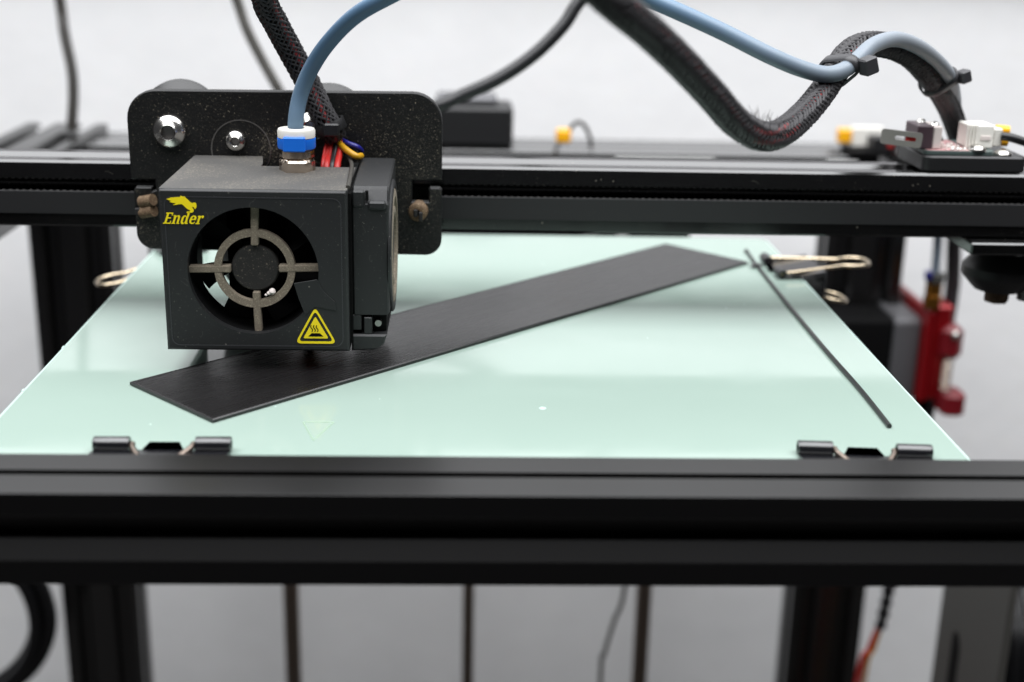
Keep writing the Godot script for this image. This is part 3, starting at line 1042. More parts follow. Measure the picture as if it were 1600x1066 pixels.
func build_blower(t: Node3D) -> void:
	var a := Mb.new()
	# body seen from the front, stepped at its top and bottom front corners
	var side := PackedVector2Array([Vector2(-70.5, 15.6), Vector2(-70.5, 45.6), Vector2(-71.3, 46.4), Vector2(-72.6, 49.0), Vector2(-73.6, 49.9), Vector2(-107.5, 51.4), Vector2(-107.5, 15.6)])
	a.prism(side, 0.0, 9.6, Transform3D(Basis(Vector3(0, 0, 1), Vector3(0, 1, 0), Vector3(-1, 0, 0)), Vector3(-22.8, 0, 0)), 0.45)
	var bl := part("blower_housing", a, mats["shroud_plastic"], t)
	a = Mb.new()
	a.box(Vector3(-32.3, 44.9, -71.4), Vector3(-28.9, 49.4, -70.0), 0.5)
	part("latch", a, mats["shroud_plastic"], bl)
	a = Mb.new()
	a.box(Vector3(-28.1, 44.4, -71.6), Vector3(-23.4, 46.6, -69.7), 0.5)
	part("latch", a, mats["shroud_plastic"], bl)
	a = Mb.new()
	a.box(Vector3(-28.8, 46.7, -71.3), Vector3(-28.0, 49.3, -70.2), 0.1)
	part("latch_gap", a, mats["deep_black"], bl)
	# lower end: duct with a dark gap and a peg
	a = Mb.new()
	var duct := PackedVector2Array([Vector2(-32.9, 5.6), Vector2(-26.2, 5.9), Vector2(-24.2, 7.6), Vector2(-23.4, 10.2), Vector2(-32.9, 10.2)])
	a.prism(duct, -104, -69.8, Transform3D(), 0.5)
	var d := part("air_duct", a, mats["shroud_plastic"], bl)
	a = Mb.new()
	a.box(Vector3(-32.3, 10.3, -104), Vector3(-23.6, 15.5, -73.2), 0.2)
	part("duct_gap", a, mats["deep_black"], d)
	a = Mb.new()
	a.box(Vector3(-32.6, 11.2, -73.0), Vector3(-30.2, 15.5, -70.6), 0.2)
	a.box(Vector3(-29.6, 10.25, -73.0), Vector3(-27.4, 14.9, -70.2), 0.2)
	part("duct_peg", a, mats["shroud_plastic"], d)
	a = Mb.new()
	a.tube(PackedVector3Array([Vector3(-25.8, 13.0, -73.1), Vector3(-25.8, 13.0, -71.2)]), 0.9, 14)
	part("duct_screw", a, mats["steel_dull"], d)
	# round inlet on the right face, its rims pale with dust
	var c := Vector3(-22.8, 30.5, -88)
	a = Mb.new()
	a.lathe([Vector2(15.8, -0.1), Vector2(15.8, 0.6), Vector2(15.2, 0.85), Vector2(13.6, 0.85), Vector2(13.4, 0.2), Vector2(11.0, 0.2), Vector2(10.8, 0.7), Vector2(9.4, 0.7), Vector2(9.2, -0.2), Vector2(0.01, -0.2)], c, Vector3(1, 0, 0), 48)
	part("inlet_rim", a, mats["dusty_grille"], bl)
	a = Mb.new()
	a.lathe([Vector2(18.3, -0.2), Vector2(18.3, 0.4), Vector2(17.8, 0.7), Vector2(16.2, 0.7), Vector2(15.9, 0.2)], c, Vector3(1, 0, 0), 48)
	part("blower_face", a, mats["shroud_plastic"], bl)
	# dark joint between the box and the blower
	a = Mb.new()
	a.box(Vector3(-33.15, 8.0, -107), Vector3(-32.45, 48.8, -69.0), 0.0)
	part("joint", a, mats["deep_black"], bl)

func build_fitting(t: Node3D) -> void:
	var c := Vector3(-48.9, 0, -92)
	var a := Mb.new()
	a.lathe([Vector2(3.0, 47.0), Vector2(4.85, 47.0), Vector2(4.95, 47.6), Vector2(4.95, 53.0), Vector2(4.6, 53.6), Vector2(4.3, 53.9), Vector2(4.75, 54.2), Vector2(4.75, 56.0), Vector2(4.4, 56.4), Vector2(2.2, 56.4)], c, Vector3.UP, 6, 2.0)
	var f := part("coupling_nut", a, mats["nickel"], t)
	a = Mb.new()
	a.lathe([Vector2(2.2, 56.5), Vector2(4.2, 56.5), Vector2(4.2, 59.6), Vector2(5.1, 59.6), Vector2(5.15, 61.4), Vector2(4.9, 61.9), Vector2(2.2, 62.0)], c, Vector3.UP, 32)
	part("white_collar", a, mats["white_plastic"], f)
	a = Mb.new()
	a.lathe([Vector2(4.3, 56.6), Vector2(5.05, 56.6), Vector2(5.2, 57.0), Vector2(5.2, 59.3), Vector2(4.3, 59.5)], c, Vector3.UP, 32)
	a.box(c + Vector3(-3.0, 56.3, 3.6), c + Vector3(2.9, 60.3, 5.9), 0.3)
	part("blue_clip", a, mats["blue_plastic"], f)
	a = Mb.new()
	a.box(Vector3(-58.8, 46.6, -103), Vector3(-53.4, 48.6, -96.4), 0.3)
	part("silicone_sock", a, mats["red_silicone"], t)
	# wires coming out of the loom into the box
	for e in [["red_wire", -41.6, -98.0, 0.9], ["red_wire", -38.6, -97.6, 0.95], ["black_wire", -40.1, -98.6, 0.8], ["red_wire", -42.6, -99.5, 0.8]]:
		a = Mb.new()
		a.tube(smooth_path([Vector3(e[1] + 0.6, 56.0, -109.0), Vector3(e[1] + 0.1, 52.6, -104.0), Vector3(e[1], 49.5, e[2]), Vector3(e[1], 42.5, e[2])]), e[3], 10)
		part("heater_wire", a, mats[e[0]], t)
	a = Mb.new()
	a.tube(smooth_path([Vector3(-39.2, 55.6, -108.5), Vector3(-36.6, 54.2, -104.2), Vector3(-33.6, 52.8, -102.0), Vector3(-32.4, 52.4, -104.6)], 0.6), 0.95, 10)
	part("yellow_wire", a, mats["yellow_wire"], t)
	a = Mb.new()
	a.tube(smooth_path([Vector3(-38.6, 56.2, -109.4), Vector3(-36.0, 55.4, -107.0), Vector3(-33.6, 54.6, -106.4), Vector3(-32.6, 53.2, -108.6)], 0.6), 0.8, 10)
	part("blue_wire", a, mats["blue_wire"], t)
	a = Mb.new()
	a.tube(smooth_path([Vector3(-37.0, 53.0, -106.5), Vector3(-35.4, 51.5, -103.0), Vector3(-34.4, 50.9, -97.0), Vector3(-33.6, 50.6, -82.0), Vector3(-33.2, 50.2, -70.0)], 0.8), 0.6, 8)
	part("black_wire", a, mats["dark_wire_dusty"], t)

func build_endstop() -> void:
	var t := thing("limit_switch", "small limit switch board with metal lever and white connector on the beam's right end", "limit switch", Vector3(150, 46.4, -138))
	var a := Mb.new()
	a.prism(rounded(Vector2(136.4, 124.2), Vector2(168.5, 151), 2.4), 46.7, 51.6, Transform3D(Basis(Vector3(1, 0, 0), Vector3(0, 0, -1), Vector3(0, 1, 0)), Vector3()), 0.5)
	part("mounting_block", a, mats["black_plastic"], t)
	a = Mb.new()
	a.prism(rounded(Vector2(137.0, 125.6), Vector2(158.8, 148), 2.2), 51.7, 53.0, Transform3D(Basis(Vector3(1, 0, 0), Vector3(0, 0, -1), Vector3(0, 1, 0)), Vector3()), 0.1)
	var pcb := part("circuit_board", a, mats["pcb_edge"], t)
	a = Mb.new()
	a.prism(rounded(Vector2(137.4, 126.1), Vector2(151.5, 147), 2.0), 53.02, 53.1, Transform3D(Basis(Vector3(1, 0, 0), Vector3(0, 0, -1), Vector3(0, 1, 0)), Vector3()))
	part("board_face", a, mats["pcb_top"], pcb)
	a = Mb.new()
	a.box(Vector3(134.6, 53.2, -139), Vector3(139.6, 60.2, -127.4), 0.3)
	var sw := part("switch_body", a, mats["maroon_switch"], t)
	a = Mb.new()
	a.box(Vector3(139.7, 53.2, -138.6), Vector3(142.4, 60.0, -127.8), 0.3)
	part("switch_back", a, mats["cream_plastic"], sw)
	a = Mb.new()
	for p in [Vector3(138.4, 60.2, -136.5), Vector3(141.0, 60.0, -131.5)]:
		a.lathe([Vector2(1.5, 0), Vector2(1.2, 0.7), Vector2(0.6, 1.0), Vector2(0.01, 1.05)], p, Vector3.UP, 14)
	part("switch_rivet", a, mats["steel"], sw)
	# bent lever with a slot, and the red plunger behind it
	a = Mb.new()
	var lo := PackedVector2Array(); var li := PackedVector2Array()
	var l0 := rounded(Vector2(-9.2, -2.3), Vector2(3.0, 2.3), 0.9, 5); var l1 := rounded(Vector2(-5.0, -0.55), Vector2(1.2, 0.75), 0.5, 5)
	a.ring(l0, l1, -0.25, 0.25, Transform3D(Basis(Vector3(0, 1, 0), -0.30) * Basis(Vector3(0, 0, 1), -0.07), Vector3(132.6, 56.2, -126.0)))
	part("lever", a, mats["lever_grey"], sw)
	a = Mb.new()
	a.box(Vector3(131.0, 55.0, -127.4), Vector3(134.8, 57.2, -126.6), 0.2)
	part("plunger", a, mats["red_wire"], sw)
	# solder blobs and little parts on the board
	a = Mb.new()
	var r := RandomNumberGenerator.new(); r.seed = 12
	for i in 34:
		var s := r.randf_range(0.25, 0.7)
		a.lathe([Vector2(s, 0), Vector2(s * 0.85, s * 0.7), Vector2(s * 0.3, s * 1.2), Vector2(0.01, s * 1.25)], Vector3(r.randf_range(142.8, 150.2), 53.1, -r.randf_range(127.2, 138)), Vector3.UP, 8)
	part("solder_blobs", a, mats["steel"], pcb).set_meta("kind", "stuff")
	a = Mb.new()
	for p in [Vector3(143.4, 53.1, -130), Vector3(146.2, 53.1, -133), Vector3(144, 53.1, -135)]:
		a.box(p, p + Vector3(1.6, 1.1, 0.9), 0.1)
	part("chip_resistor", a, mats["cream_plastic"], pcb)
	# white connector with ribs
	a = Mb.new()
	a.box(Vector3(151.6, 53.2, -140), Vector3(159.5, 60.2, -130.6), 0.3)
	var cn := part("white_connector", a, mats["connector_white"], t)
	for k in 4:
		a = Mb.new()
		a.box(Vector3(150.7 + k * 0.95, 53.1, -130.7 - 0.05 * k), Vector3(151.3 + k * 0.95, 60.4, -129.9), 0.12)
		part("connector_rib", a, mats["connector_white"], cn)
	a = Mb.new()
	a.box(Vector3(155.4, 55.6, -130.65), Vector3(158.6, 57.0, -130.3), 0.1)
	part("connector_slot", a, mats["cream_plastic"], cn)
	a = Mb.new()
	a.box(Vector3(159.6, 53.6, -139), Vector3(162.6, 59.2, -131.4), 0.4)
	part("connector_plug", a, mats["white_plastic"], cn)
	a = Mb.new()
	for y in [58.4, 55.0]:
		a.tube(PackedVector3Array([Vector3(161.6, y, -135), Vector3(165.6, y - 0.3, -134.6)]), 1.5, 14)
	part("yellow_plug_end", a, mats["yellow_plastic"], cn)
	a = Mb.new()
	a.tube(smooth_path([Vector3(162.0, 56.9, -131.2), Vector3(165.0, 56.6, -130.4), Vector3(170, 55.2, -130.0), Vector3(178, 53.0, -131), Vector3(190, 48, -136)]), 1.35, 12)
	part("switch_wire", a, mats["black_wire"], t)
	for p in [[Vector3(153.6, 53.0, -127.6), 2.9], [Vector3(161.8, 51.6, -127.6), 2.9], [Vector3(147.0, 53.0, -146), 2.7]]:
		a = Mb.new()
		a.lathe([Vector2(p[1], 0), Vector2(p[1], 0.4), Vector2(p[1] * 0.86, 1.0), Vector2(p[1] * 0.6, 1.6), Vector2(p[1] * 0.3, 1.85), Vector2(0.01, 1.9)], p[0], Vector3.UP, 28, 0.6)
		part("domed_screw", a, mats["steel"], t)

func build_tube_and_loom() -> void:
	var a := Mb.new()
	var bow := [Vector3(-48.9, 46, -92), Vector3(-48.9, 56, -92), Vector3(-49.2, 61.5, -93), Vector3(-49.0, 65.0, -93.5), Vector3(-47.9, 70.4, -94.4), Vector3(-44.9, 77.3, -93.2), Vector3(-39.9, 84.6, -88.9), Vector3(-32.5, 92.1, -82.6), Vector3(-23.9, 97.5, -76.6), Vector3(-10, 104, -70), Vector3(8, 107.5, -69), Vector3(27, 105, -72), Vector3(41.0, 99.8, -74.7), Vector3(50.8, 96.0, -73.1), Vector3(62.2, 91.3, -71.1), Vector3(73.6, 86.1, -69.0), Vector3(82.2, 82.8, -69.7), Vector3(89.3, 81.2, -71.0), Vector3(94.7, 81.9, -74.2), Vector3(99.5, 84.3, -78.9), Vector3(105.5, 87.4, -86.0), Vector3(114.4, 88.3, -96.4), Vector3(124.5, 85.7, -107.8), Vector3(135.0, 80.7, -120.5), Vector3(143.5, 74.6, -130.8), Vector3(151.9, 66.0, -146.9), Vector3(162.4, 53.2, -171.1), Vector3(176, 40, -205), Vector3(197, 18, -265), Vector3(213, -2, -318), Vector3(222, -22, -334), Vector3(223, -45, -334)]
	a.tube(smooth_path(bow, 1.5), 2.15, 16)
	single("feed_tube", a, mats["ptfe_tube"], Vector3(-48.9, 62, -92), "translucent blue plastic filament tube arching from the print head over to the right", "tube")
	# braided cable loom
	var lm := [Vector3(-40.2, 57.0, -108.5), Vector3(-41.2, 59.9, -107.4), Vector3(-43.7, 64.4, -107.5), Vector3(-46.9, 71.5, -108.0), Vector3(-51.5, 81.0, -106.1), Vector3(-54.9, 89.2, -101.5), Vector3(-56.9, 96.2, -95.4), Vector3(-56.0, 112, -78), Vector3(-42, 128, -50), Vector3(-16, 130, -15), Vector3(4, 121, 8), Vector3(14, 112, 13), Vector3(25.6, 102.5, 6.8), Vector3(33.0, 97.2, -0.6), Vector3(41.1, 90.6, -8.7), Vector3(50.3, 82.4, -19.3), Vector3(58.4, 74.8, -29.2), Vector3(66.2, 70.2, -39.0), Vector3(73.9, 69.2, -49.9), Vector3(82.4, 71.8, -63.0), Vector3(89.0, 76.0, -72.5), Vector3(93.9, 80.1, -79.9), Vector3(98.8, 84.3, -87.4), Vector3(104.9, 86.6, -94.2), Vector3(114.3, 86.0, -104.1), Vector3(125.0, 82.5, -115.2), Vector3(135.5, 75.8, -127.3), Vector3(145.7, 67.7, -140.0), Vector3(156.0, 58.5, -156.6), Vector3(170.1, 44.9, -183.2), Vector3(187, 31, -222), Vector3(214, 14, -292), Vector3(232, -4, -345), Vector3(237, -30, -352), Vector3(239, -60, -352), Vector3(232, -110, -345), Vector3(222, -160, -335), Vector3(217.5, -205, -330)]
	var path := smooth_path(lm, 0.8)
	var t := thing("cable_loom", "black braided cable loom looping from the print head with a frayed patch showing red", "cable", Vector3(-40, 57, -108))
	a = Mb.new()
	a.tube(smooth_path(lm, 3.0), 2.75, 12)
	part("inner_sheath", a, mats["braid_core"], t)
	# red wires lying under the braid
	var fr := Mb.frames(path)
	for k in 3:
		a = Mb.new()
		var w := PackedVector3Array()
		for i in range(0, path.size(), 3):
			var th := 0.012 * i + TAU * k / 3.0
			w.append(path[i] + (fr[i][1] * cos(th) + fr[i][2] * sin(th)) * 2.3)
		a.tube(w, 0.95, 8)
		part("inner_wire", a, [mats["red_dull"], mats["black_wire"], mats["red_dull"]][k], t)
	var eye := Vector3(-3.5, 118, 270)
	var worn := [Vector3(65.0, 70.8, -37.5), Vector3(72.0, 69.0, -47.0)]
	var thin := func(p: Vector3, q: Vector3) -> float:
		var g := 1.0
		if p.x > 55.0 and p.x < 85.0 and p.z < -20.0:
			var f := maxf(0.0, q.dot((eye - p).normalized()) - 0.15)
			g -= 0.95 * minf(1.0, f * 2.2) * (exp(-pow(p.distance_to(worn[0]) / 4.4, 2)) + exp(-pow(p.distance_to(worn[1]) / 4.8, 2)))
		if p.x < -38.0 and p.z < -80:
			g -= 0.34
		return maxf(0.12, g)
	a = Mb.new()
	braid(a, path, 3.3, 12, 23.0, 1.28, thin)
	part("braided_sleeve", a, mats["braid"], t).set_meta("kind", "stuff")
	# red wire showing through the worn patch
	a = Mb.new()
	for k in 2:
		var w := PackedVector3Array()
		for i in path.size():
			if path[i].x > 62.0 - k * 2.0 and path[i].x < 77.0 - k * 3.0 and path[i].z < -25.0 and path[i].z > -62.0:
				var f: Vector3 = (eye - path[i]).normalized()
				var tang: Vector3 = fr[i][0]
				f = (f - tang * f.dot(tang)).normalized()
				var sd := tang.cross(f)
				w.append(path[i] + (f * cos(0.35 - 0.75 * k) + sd * sin(0.35 - 0.75 * k)) * 2.45)
		a.tube(w, 0.95, 8)
	part("worn_wire", a, mats["red_dull"], t)
	# loose fibres on the worn patch
	a = Mb.new()
	var r := RandomNumberGenerator.new(); r.seed = 5
	for i in 40:
		var c: Vector3 = Vector3(63.5, 71.3, -36).lerp(Vector3(74.5, 69, -52.5), r.randf())
		var up := Vector3(r.randf_range(-0.6, 0.6), r.randf_range(0.2, 1.0), r.randf_range(0.1, 1.0)).normalized()
		var s := c + up * 3.4
		var l := r.randf_range(0.8, 2.4) if i > 9 else r.randf_range(1.2, 3.2)
		if i <= 9:
			s = Vector3(64.8 + r.randf_range(-1.4, 1.6), 74.0, -37.6 + r.randf_range(-1.5, 1.5))
			up = Vector3(r.randf_range(-0.4, 0.45), 1, r.randf_range(-0.3, 0.3)).normalized()
		var bend := Vector3(r.randf_range(-1, 1), r.randf_range(-0.5, 0.6), r.randf_range(-1, 1))
		a.tube(PackedVector3Array([s - up * 0.4, s + up * l * 0.5 + bend * 0.25 * l * 0.4, s + up * l + bend * l * 0.4]), [0.09, 0.07, 0.035], 5)
	part("frayed_fibres", a, mats["fray"], t).set_meta("kind", "stuff")
	# heat-shrunk end and the tie at the print head
	a = Mb.new()
	zip_band(a, Vector3(-41.3, 60.2, -107.4), Vector3(-0.35, 0.93, 0.05), 3.9, 3.9, Vector3(0, 0, 1), 3.0)
	a.box(Vector3(-42.5, 58.2, -104.0), Vector3(-38.2, 61.8, -101.4), 0.4)
	single("cable_tie", a, mats["black_plastic"], Vector3(-41.3, 58, -107.4), "black cable tie round the loom's lower end beside the blue tube clip", "cable tie")
	# ties that hold tube and loom together
	a = Mb.new()
	tie_band(a, Vector3(97.1, 83.0, -76.5), 2.3, Vector3(96.0, 81.9, -82.9), 3.75, Vector3(0.66, 0.56, -0.5), 2.3)
	a.xf = Transform3D(Basis(Vector3(0.9, 0.32, -0.3).normalized(), Vector3(-0.3, 0.95, 0.1).normalized(), Vector3(0.3, 0.0, 0.95).normalized()), Vector3(100.6, 83.3, -73.6))
	a.box(Vector3(-1.6, -2.3, -2.0), Vector3(2.4, 2.1, 2.0), 0.4)
	a.xf = Transform3D()
	single("cable_tie", a, mats["zip_tie"], Vector3(97.3, 78, -82.0), "grey cable tie binding the blue tube to the loom, the sharper of the two", "cable tie")
	a = Mb.new()
	tie_band(a, Vector3(143.5, 74.6, -130.8), 2.3, Vector3(141.5, 71.0, -134.8), 3.75, Vector3(0.6, -0.52, -0.6), 2.3)
	a.xf = Transform3D(Basis(Vector3(0.9, 0.3, -0.3).normalized(), Vector3(-0.3, 0.95, 0.1).normalized(), Vector3(0.3, 0.0, 0.95).normalized()), Vector3(147.4, 75.0, -129.5))
	a.box(Vector3(-1.7, -1.9, -1.9), Vector3(1.7, 1.9, 1.9), 0.4)
	a.xf = Transform3D()
	single("cable_tie", a, mats["zip_tie"], Vector3(142, 70, -136.6), "grey cable tie on the loom just above the limit switch connector", "cable tie")
	# plain black cables behind
	for c in [[[Vector3(-206, 130, -402), Vector3(-199.6, 76.2, -397.5), Vector3(-197.1, 60.0, -392.2), Vector3(-193.2, 42.4, -386.4), Vector3(-192.4, 30.6, -382.6), Vector3(-192.9, 18.8, -378.8), Vector3(-193, 14.8, -378)], 2.5, "black cable dropping to the frame's rear left corner", "dark_wire_brown"], [[Vector3(-121, 120, -356), Vector3(-107.3, 80.5, -353.1), Vector3(-102.2, 66.8, -348.5), Vector3(-94.8, 53.1, -343.8), Vector3(-86.0, 38.1, -338.6), Vector3(-80, 20, -345), Vector3(-79, 10.8, -372)], 2.3, "black cable running down behind the left half of the carriage plate", "dark_wire_dusty"], [[Vector3(60, 104, -250), Vector3(41.6, 89.6, -244.9), Vector3(34.0, 79.1, -241.8), Vector3(23.2, 68.5, -238.8), Vector3(10.0, 59.6, -236.5), Vector3(-4.5, 52.9, -234.9), Vector3(-18.9, 46.8, -233.6), Vector3(-40, 36, -260), Vector3(-50, 20, -330), Vector3(-50, 10.8, -372)], 2.6, "black cable curving up to the right from behind the carriage plate", "black_wire"]]:
		a = Mb.new()
		a.tube(smooth_path(c[0], 2.0), c[1], 14)
		single("power_cable", a, mats[c[3]], c[0][-1], c[2], "cable", "plain black cables behind the print head")

func build_extruder() -> void:
	var t := thing("extruder", "red filament feeder with stepper motor, spring lever and brass fitting on the rear right post", "extruder", Vector3(205, -112, -358))
	var a := Mb.new()
	var ax := func(x0: float, x1: float, lo: Vector2, hi: Vector2, r: float) -> Mb:   # rounded block along x
		var q := Mb.new()
		q.prism(rounded(lo, hi, r), x0, x1, Transform3D(Basis(Vector3(0, 0, -1), Vector3(0, 1, 0), Vector3(1, 0, 0)), Vector3()), 0.6)
		return q
	part("motor_end_cap", ax.call(161.0, 175.0, Vector2(338, -106.5), Vector2(380, -64.0), 4.0), mats["motor_grey"], t)
	part("motor_body", ax.call(175.1, 207.8, Vector2(339, -106), Vector2(379, -64.8), 3.0), mats["deep_black"], t)
	part("motor_flange", ax.call(207.9, 220.8, Vector2(338, -106.5), Vector2(380, -64.0), 4.0), mats["motor_grey"], t)
	# feeder plate and body
	a = Mb.new()
	a.box(Vector3(220.9, -104.5, -384), Vector3(224.4, -58.5, -331), 0.6)
	part("feeder_plate", a, mats["red_anodised"], t)
	a = Mb.new()
	a.box(Vector3(224.5, -104.0, -352), Vector3(233.6, -55.5, -331.5), 1.2)
	part("feeder_body", a, mats["red_anodised"], t)
	a = Mb.new()
	a.box(Vector3(228, -82, -336), Vector3(238.5, -64.5, -326), 3.0)
	var lv := part("lever_arm", a, mats["red_knob"], t)
	bolt(lv, "lever_bolt", Vector3(233.4, -68.5, -326.0), Vector3(0, 0, 1), 2.2, 1.6, mats["steel"])
	a = Mb.new()
	var hel := PackedVector3Array()
	for i in 130:
		var th := i * 0.36
		hel.append(Vector3(231.8 + cos(th) * 2.4, -96.5 + i * 0.115, -331 + sin(th) * 2.4 + 4))
	a.tube(hel, 0.55, 6)
	part("lever_spring", a, mats["nickel"], t)
	a = Mb.new()
	a.prism(rounded(Vector2(230.0, 321.0), Vector2(242.0, 338.0), 5.0, 6), -108.5, -98.0, Transform3D(Basis(Vector3(1, 0, 0), Vector3(0, 0, -1), Vector3(0, 1, 0)), Vector3()), 0.8)
	part("lever_foot", a, mats["red_knob"], t)
	a = Mb.new()
	a.tube(PackedVector3Array([Vector3(226, -128, -340), Vector3(226, -104.2, -340)]), 4.5, 16)
	part("feeder_base", a, mats["deep_black"], t)
	var c := Vector3(223.0, 0, -334)
	a = Mb.new()
	a.lathe([Vector2(2.5, -57), Vector2(4.4, -57), Vector2(4.4, -51), Vector2(3.6, -50.4), Vector2(4.2, -50), Vector2(4.2, -45), Vector2(2.4, -44.6)], c, Vector3.UP, 6, 2.0)
	var f := part("brass_fitting", a, mats["brass"], t)
	a = Mb.new()
	a.lathe([Vector2(2.3, -44.4), Vector2(4.2, -44.4), Vector2(4.6, -42.6), Vector2(4.5, -40.0), Vector2(2.3, -39.6)], c, Vector3.UP, 20)
	part("grey_collar", a, mats["spool_grey"], f)
	a = Mb.new()
	a.box(c + Vector3(-6.2, -42.0, 2.0), c + Vector3(-3.0, -38.0, 5.0), 0.5)
	part("blue_clip", a, mats["blue_wire"], f)

func build_rear_parts() -> void:
	var a := Mb.new()
	var t := thing("stepper_motor", "black stepper motor block sitting on the rear bar behind the carriage plate", "motor", Vector3(2, 10.7, -385))
	a.box(Vector3(-19, 10.7, -398), Vector3(20.8, 30.2, -372), 1.6)
	part("motor_body", a, mats["black_plastic"], t)
	a = Mb.new()
	a.box(Vector3(-17, 30.3, -396), Vector3(13, 34.5, -376), 1.4)
	part("motor_cap", a, mats["motor_grey"], t)
	t = thing("wire_plug", "yellow plug with a looped black wire standing on the rear bar", "plug", Vector3(45, 10.7, -368))
	a = Mb.new()
	a.box(Vector3(41.4, 14.4, -370), Vector3(48.6, 21.0, -364), 1.0)
	part("plug_body", a, mats["yellow_plastic"], t)
	a = Mb.new()
	a.tube(smooth_path([Vector3(40.5, 2, -360.5), Vector3(41.0, 10.0, -361.8), Vector3(43, 14.5, -366), Vector3(47.5, 19.5, -368), Vector3(51, 24.0, -368), Vector3(55, 22.6, -369), Vector3(58.4, 16, -371), Vector3(59, 11, -372)]), 1.0, 10)
	part("plug_wire", a, mats["dark_wire_brown"], t)
	t = thing("rear_limit_switch", "small black limit switch with white connector at the rear right corner", "limit switch", Vector3(195, 11, -372))
	a = Mb.new()
	a.box(Vector3(184, 11.0, -380), Vector3(212, 13.6, -360), 0.4)
	part("mounting_block", a, mats["deep_black"], t)
	a = Mb.new()
	a.box(Vector3(195, 13.7, -372), Vector3(207.5, 20.0, -362), 0.4)
	part("switch_body", a, mats["black_plastic"], t)
	a = Mb.new()
	a.box(Vector3(187, 13.7, -376), Vector3(203, 23.4, -372.2), 0.5)
	part("white_connector", a, mats["connector_white"], t)
	a = Mb.new()
	a.box(Vector3(180.4, 15.5, -376), Vector3(186.8, 22.5, -370), 0.8)
	part("yellow_plug_end", a, mats["yellow_plastic"], t)
	a = Mb.new()
	a.box(Vector3(202.2, 15.4, -361.9), Vector3(204.8, 17.4, -361.2), 0.2)
	part("plunger", a, mats["red_wire"], t)

func make_clip(label: String, group: String, w: float, depth: float, hs: float) -> Node3D:
	# a binder clip gripping an edge that lies along x: lips at z = 0, spine at z = depth
	var t := thing("binder_clip", label, "binder clip", Vector3.ZERO, group)
	var a := Mb.new()
	var y0 := -1.8
	var h := w / 2
	for s in [1.0, -1.0]:
		var o := [Vector3(-h, y0 + s * hs, depth), Vector3(h, y0 + s * hs, depth), Vector3(h, y0 + s * 2.4, 0.4), Vector3(-h, y0 + s * 2.4, 0.4)]
		var i := []
		for q in o: i.append(q - Vector3(0, s * 0.45, 0))
		a.face(o, Vector3(0, s, 0))
		a.face(i, Vector3(0, -s, 0))
		for k in [[1, 2], [3, 0]]:
			a.face([o[k[0]], o[k[1]], i[k[1]], i[k[0]]], Vector3(1 if k[0] == 1 else -1, 0, 0))
	a.box(Vector3(-h, y0 - hs, depth - 0.1), Vector3(h, y0 + hs, depth + 0.5), 0.2)
	part("clip_body", a, mats["clip_black"], t)
	# rolled lips: two tubes and a tongue between them on each jaw
	for s in [1.0, -1.0]:
		for x in [[-h, -h * 0.48], [h * 0.48, h]]:
			a = Mb.new()
			var c := Vector3(0, y0 + s * 3.6, 0)
			a.lathe([Vector2(1.0, x[0]), Vector2(1.7, x[0]), Vector2(1.8, x[0] + 0.2), Vector2(1.8, x[1] - 0.2), Vector2(1.7, x[1]), Vector2(1.0, x[1])], c, Vector3(1, 0, 0), 16)
			part("rolled_lip", a, mats["clip_black"], t)
		a = Mb.new()
		a.prism(PackedVector2Array([Vector2(-h * 0.30, 0.4), Vector2(h * 0.30, 0.4), Vector2(h * 0.22, -2.0), Vector2(-h * 0.22, -2.0)]), -0.3, 0.3, Transform3D(Basis(Vector3(1, 0, 0), Vector3(0, s * -0.35, 1), Vector3(0, 1, 0)), Vector3(0, y0 + s * 2.4, 0)))
		part("tongue", a, mats["clip_black"], t)
	return t

func clip_handle(t: Node3D, w: float, s: float, rise: float, long: float, m: Material = null) -> void:
	# wire loop hinged in the rolled lips, swung out over the spine
	var a := Mb.new()
	var p := []
	for q in [[-0.86, -0.02], [-0.84, 0.1], [-0.62, 0.4], [-0.40, 0.66], [-0.36, 0.72], [-0.46, 0.82], [-0.42, 0.93], [-0.2, 1.0], [0.2, 1.0], [0.42, 0.93], [0.46, 0.82], [0.36, 0.72], [0.40, 0.66], [0.62, 0.4], [0.84, 0.1], [0.86, -0.02]]:
		p.append(Vector3(q[0] * w / 2, -1.8 + s * 3.6 + rise * q[1], q[1] * long))
	a.tube(smooth_path(p, 0.8), 0.72, 10)
	part("wire_handle", a, m if m else mats["clip_wire"], t)

func build_clips() -> void:
	var g := "binder clips on the bed edge"
	var t := make_clip("black binder clip on the bed's front edge, by the near corner of the printed strip", g, 31.0, 12.0, 4.7)
	clip_handle(t, 16.0, 1.0, -2.0, 11.0, mats["rod_steel"])
	var c := t.duplicate()
	c.name = numbered("binder_clip", self)
	add_child(c, true)
	c.position = Vector3(90.7, -0.3, -12.4) * K
	c.rotation.y = -0.07
	c.set_meta("label", "black binder clip on the bed's front edge near the thin black line")
	t.position = Vector3(-71.2, 0.0, -12.2) * K
	t.rotation.y = 0.01
	var s := make_clip("binder clip with shiny wire handles on the bed's right edge", g, 25.0, 15.0, 4.6)
	clip_handle(s, 25.0, 1.0, 1.6, 34.0)
	clip_handle(s, 25.0, -1.0, -5.0, 27.0)
	s.position = Vector3(107.2, 0.0, -182.0) * K
	s.rotation.y = PI / 2 + 0.05
	s = make_clip("binder clip with one shiny wire handle on the bed's left edge behind the print head", g, 25.0, 15.0, 4.6)
	clip_handle(s, 25.0, -1.0, -5.5, 36.0)
	s.position = Vector3(-101.5, 0.0, -209) * K
	s.rotation.y = -PI / 2 + 0.42

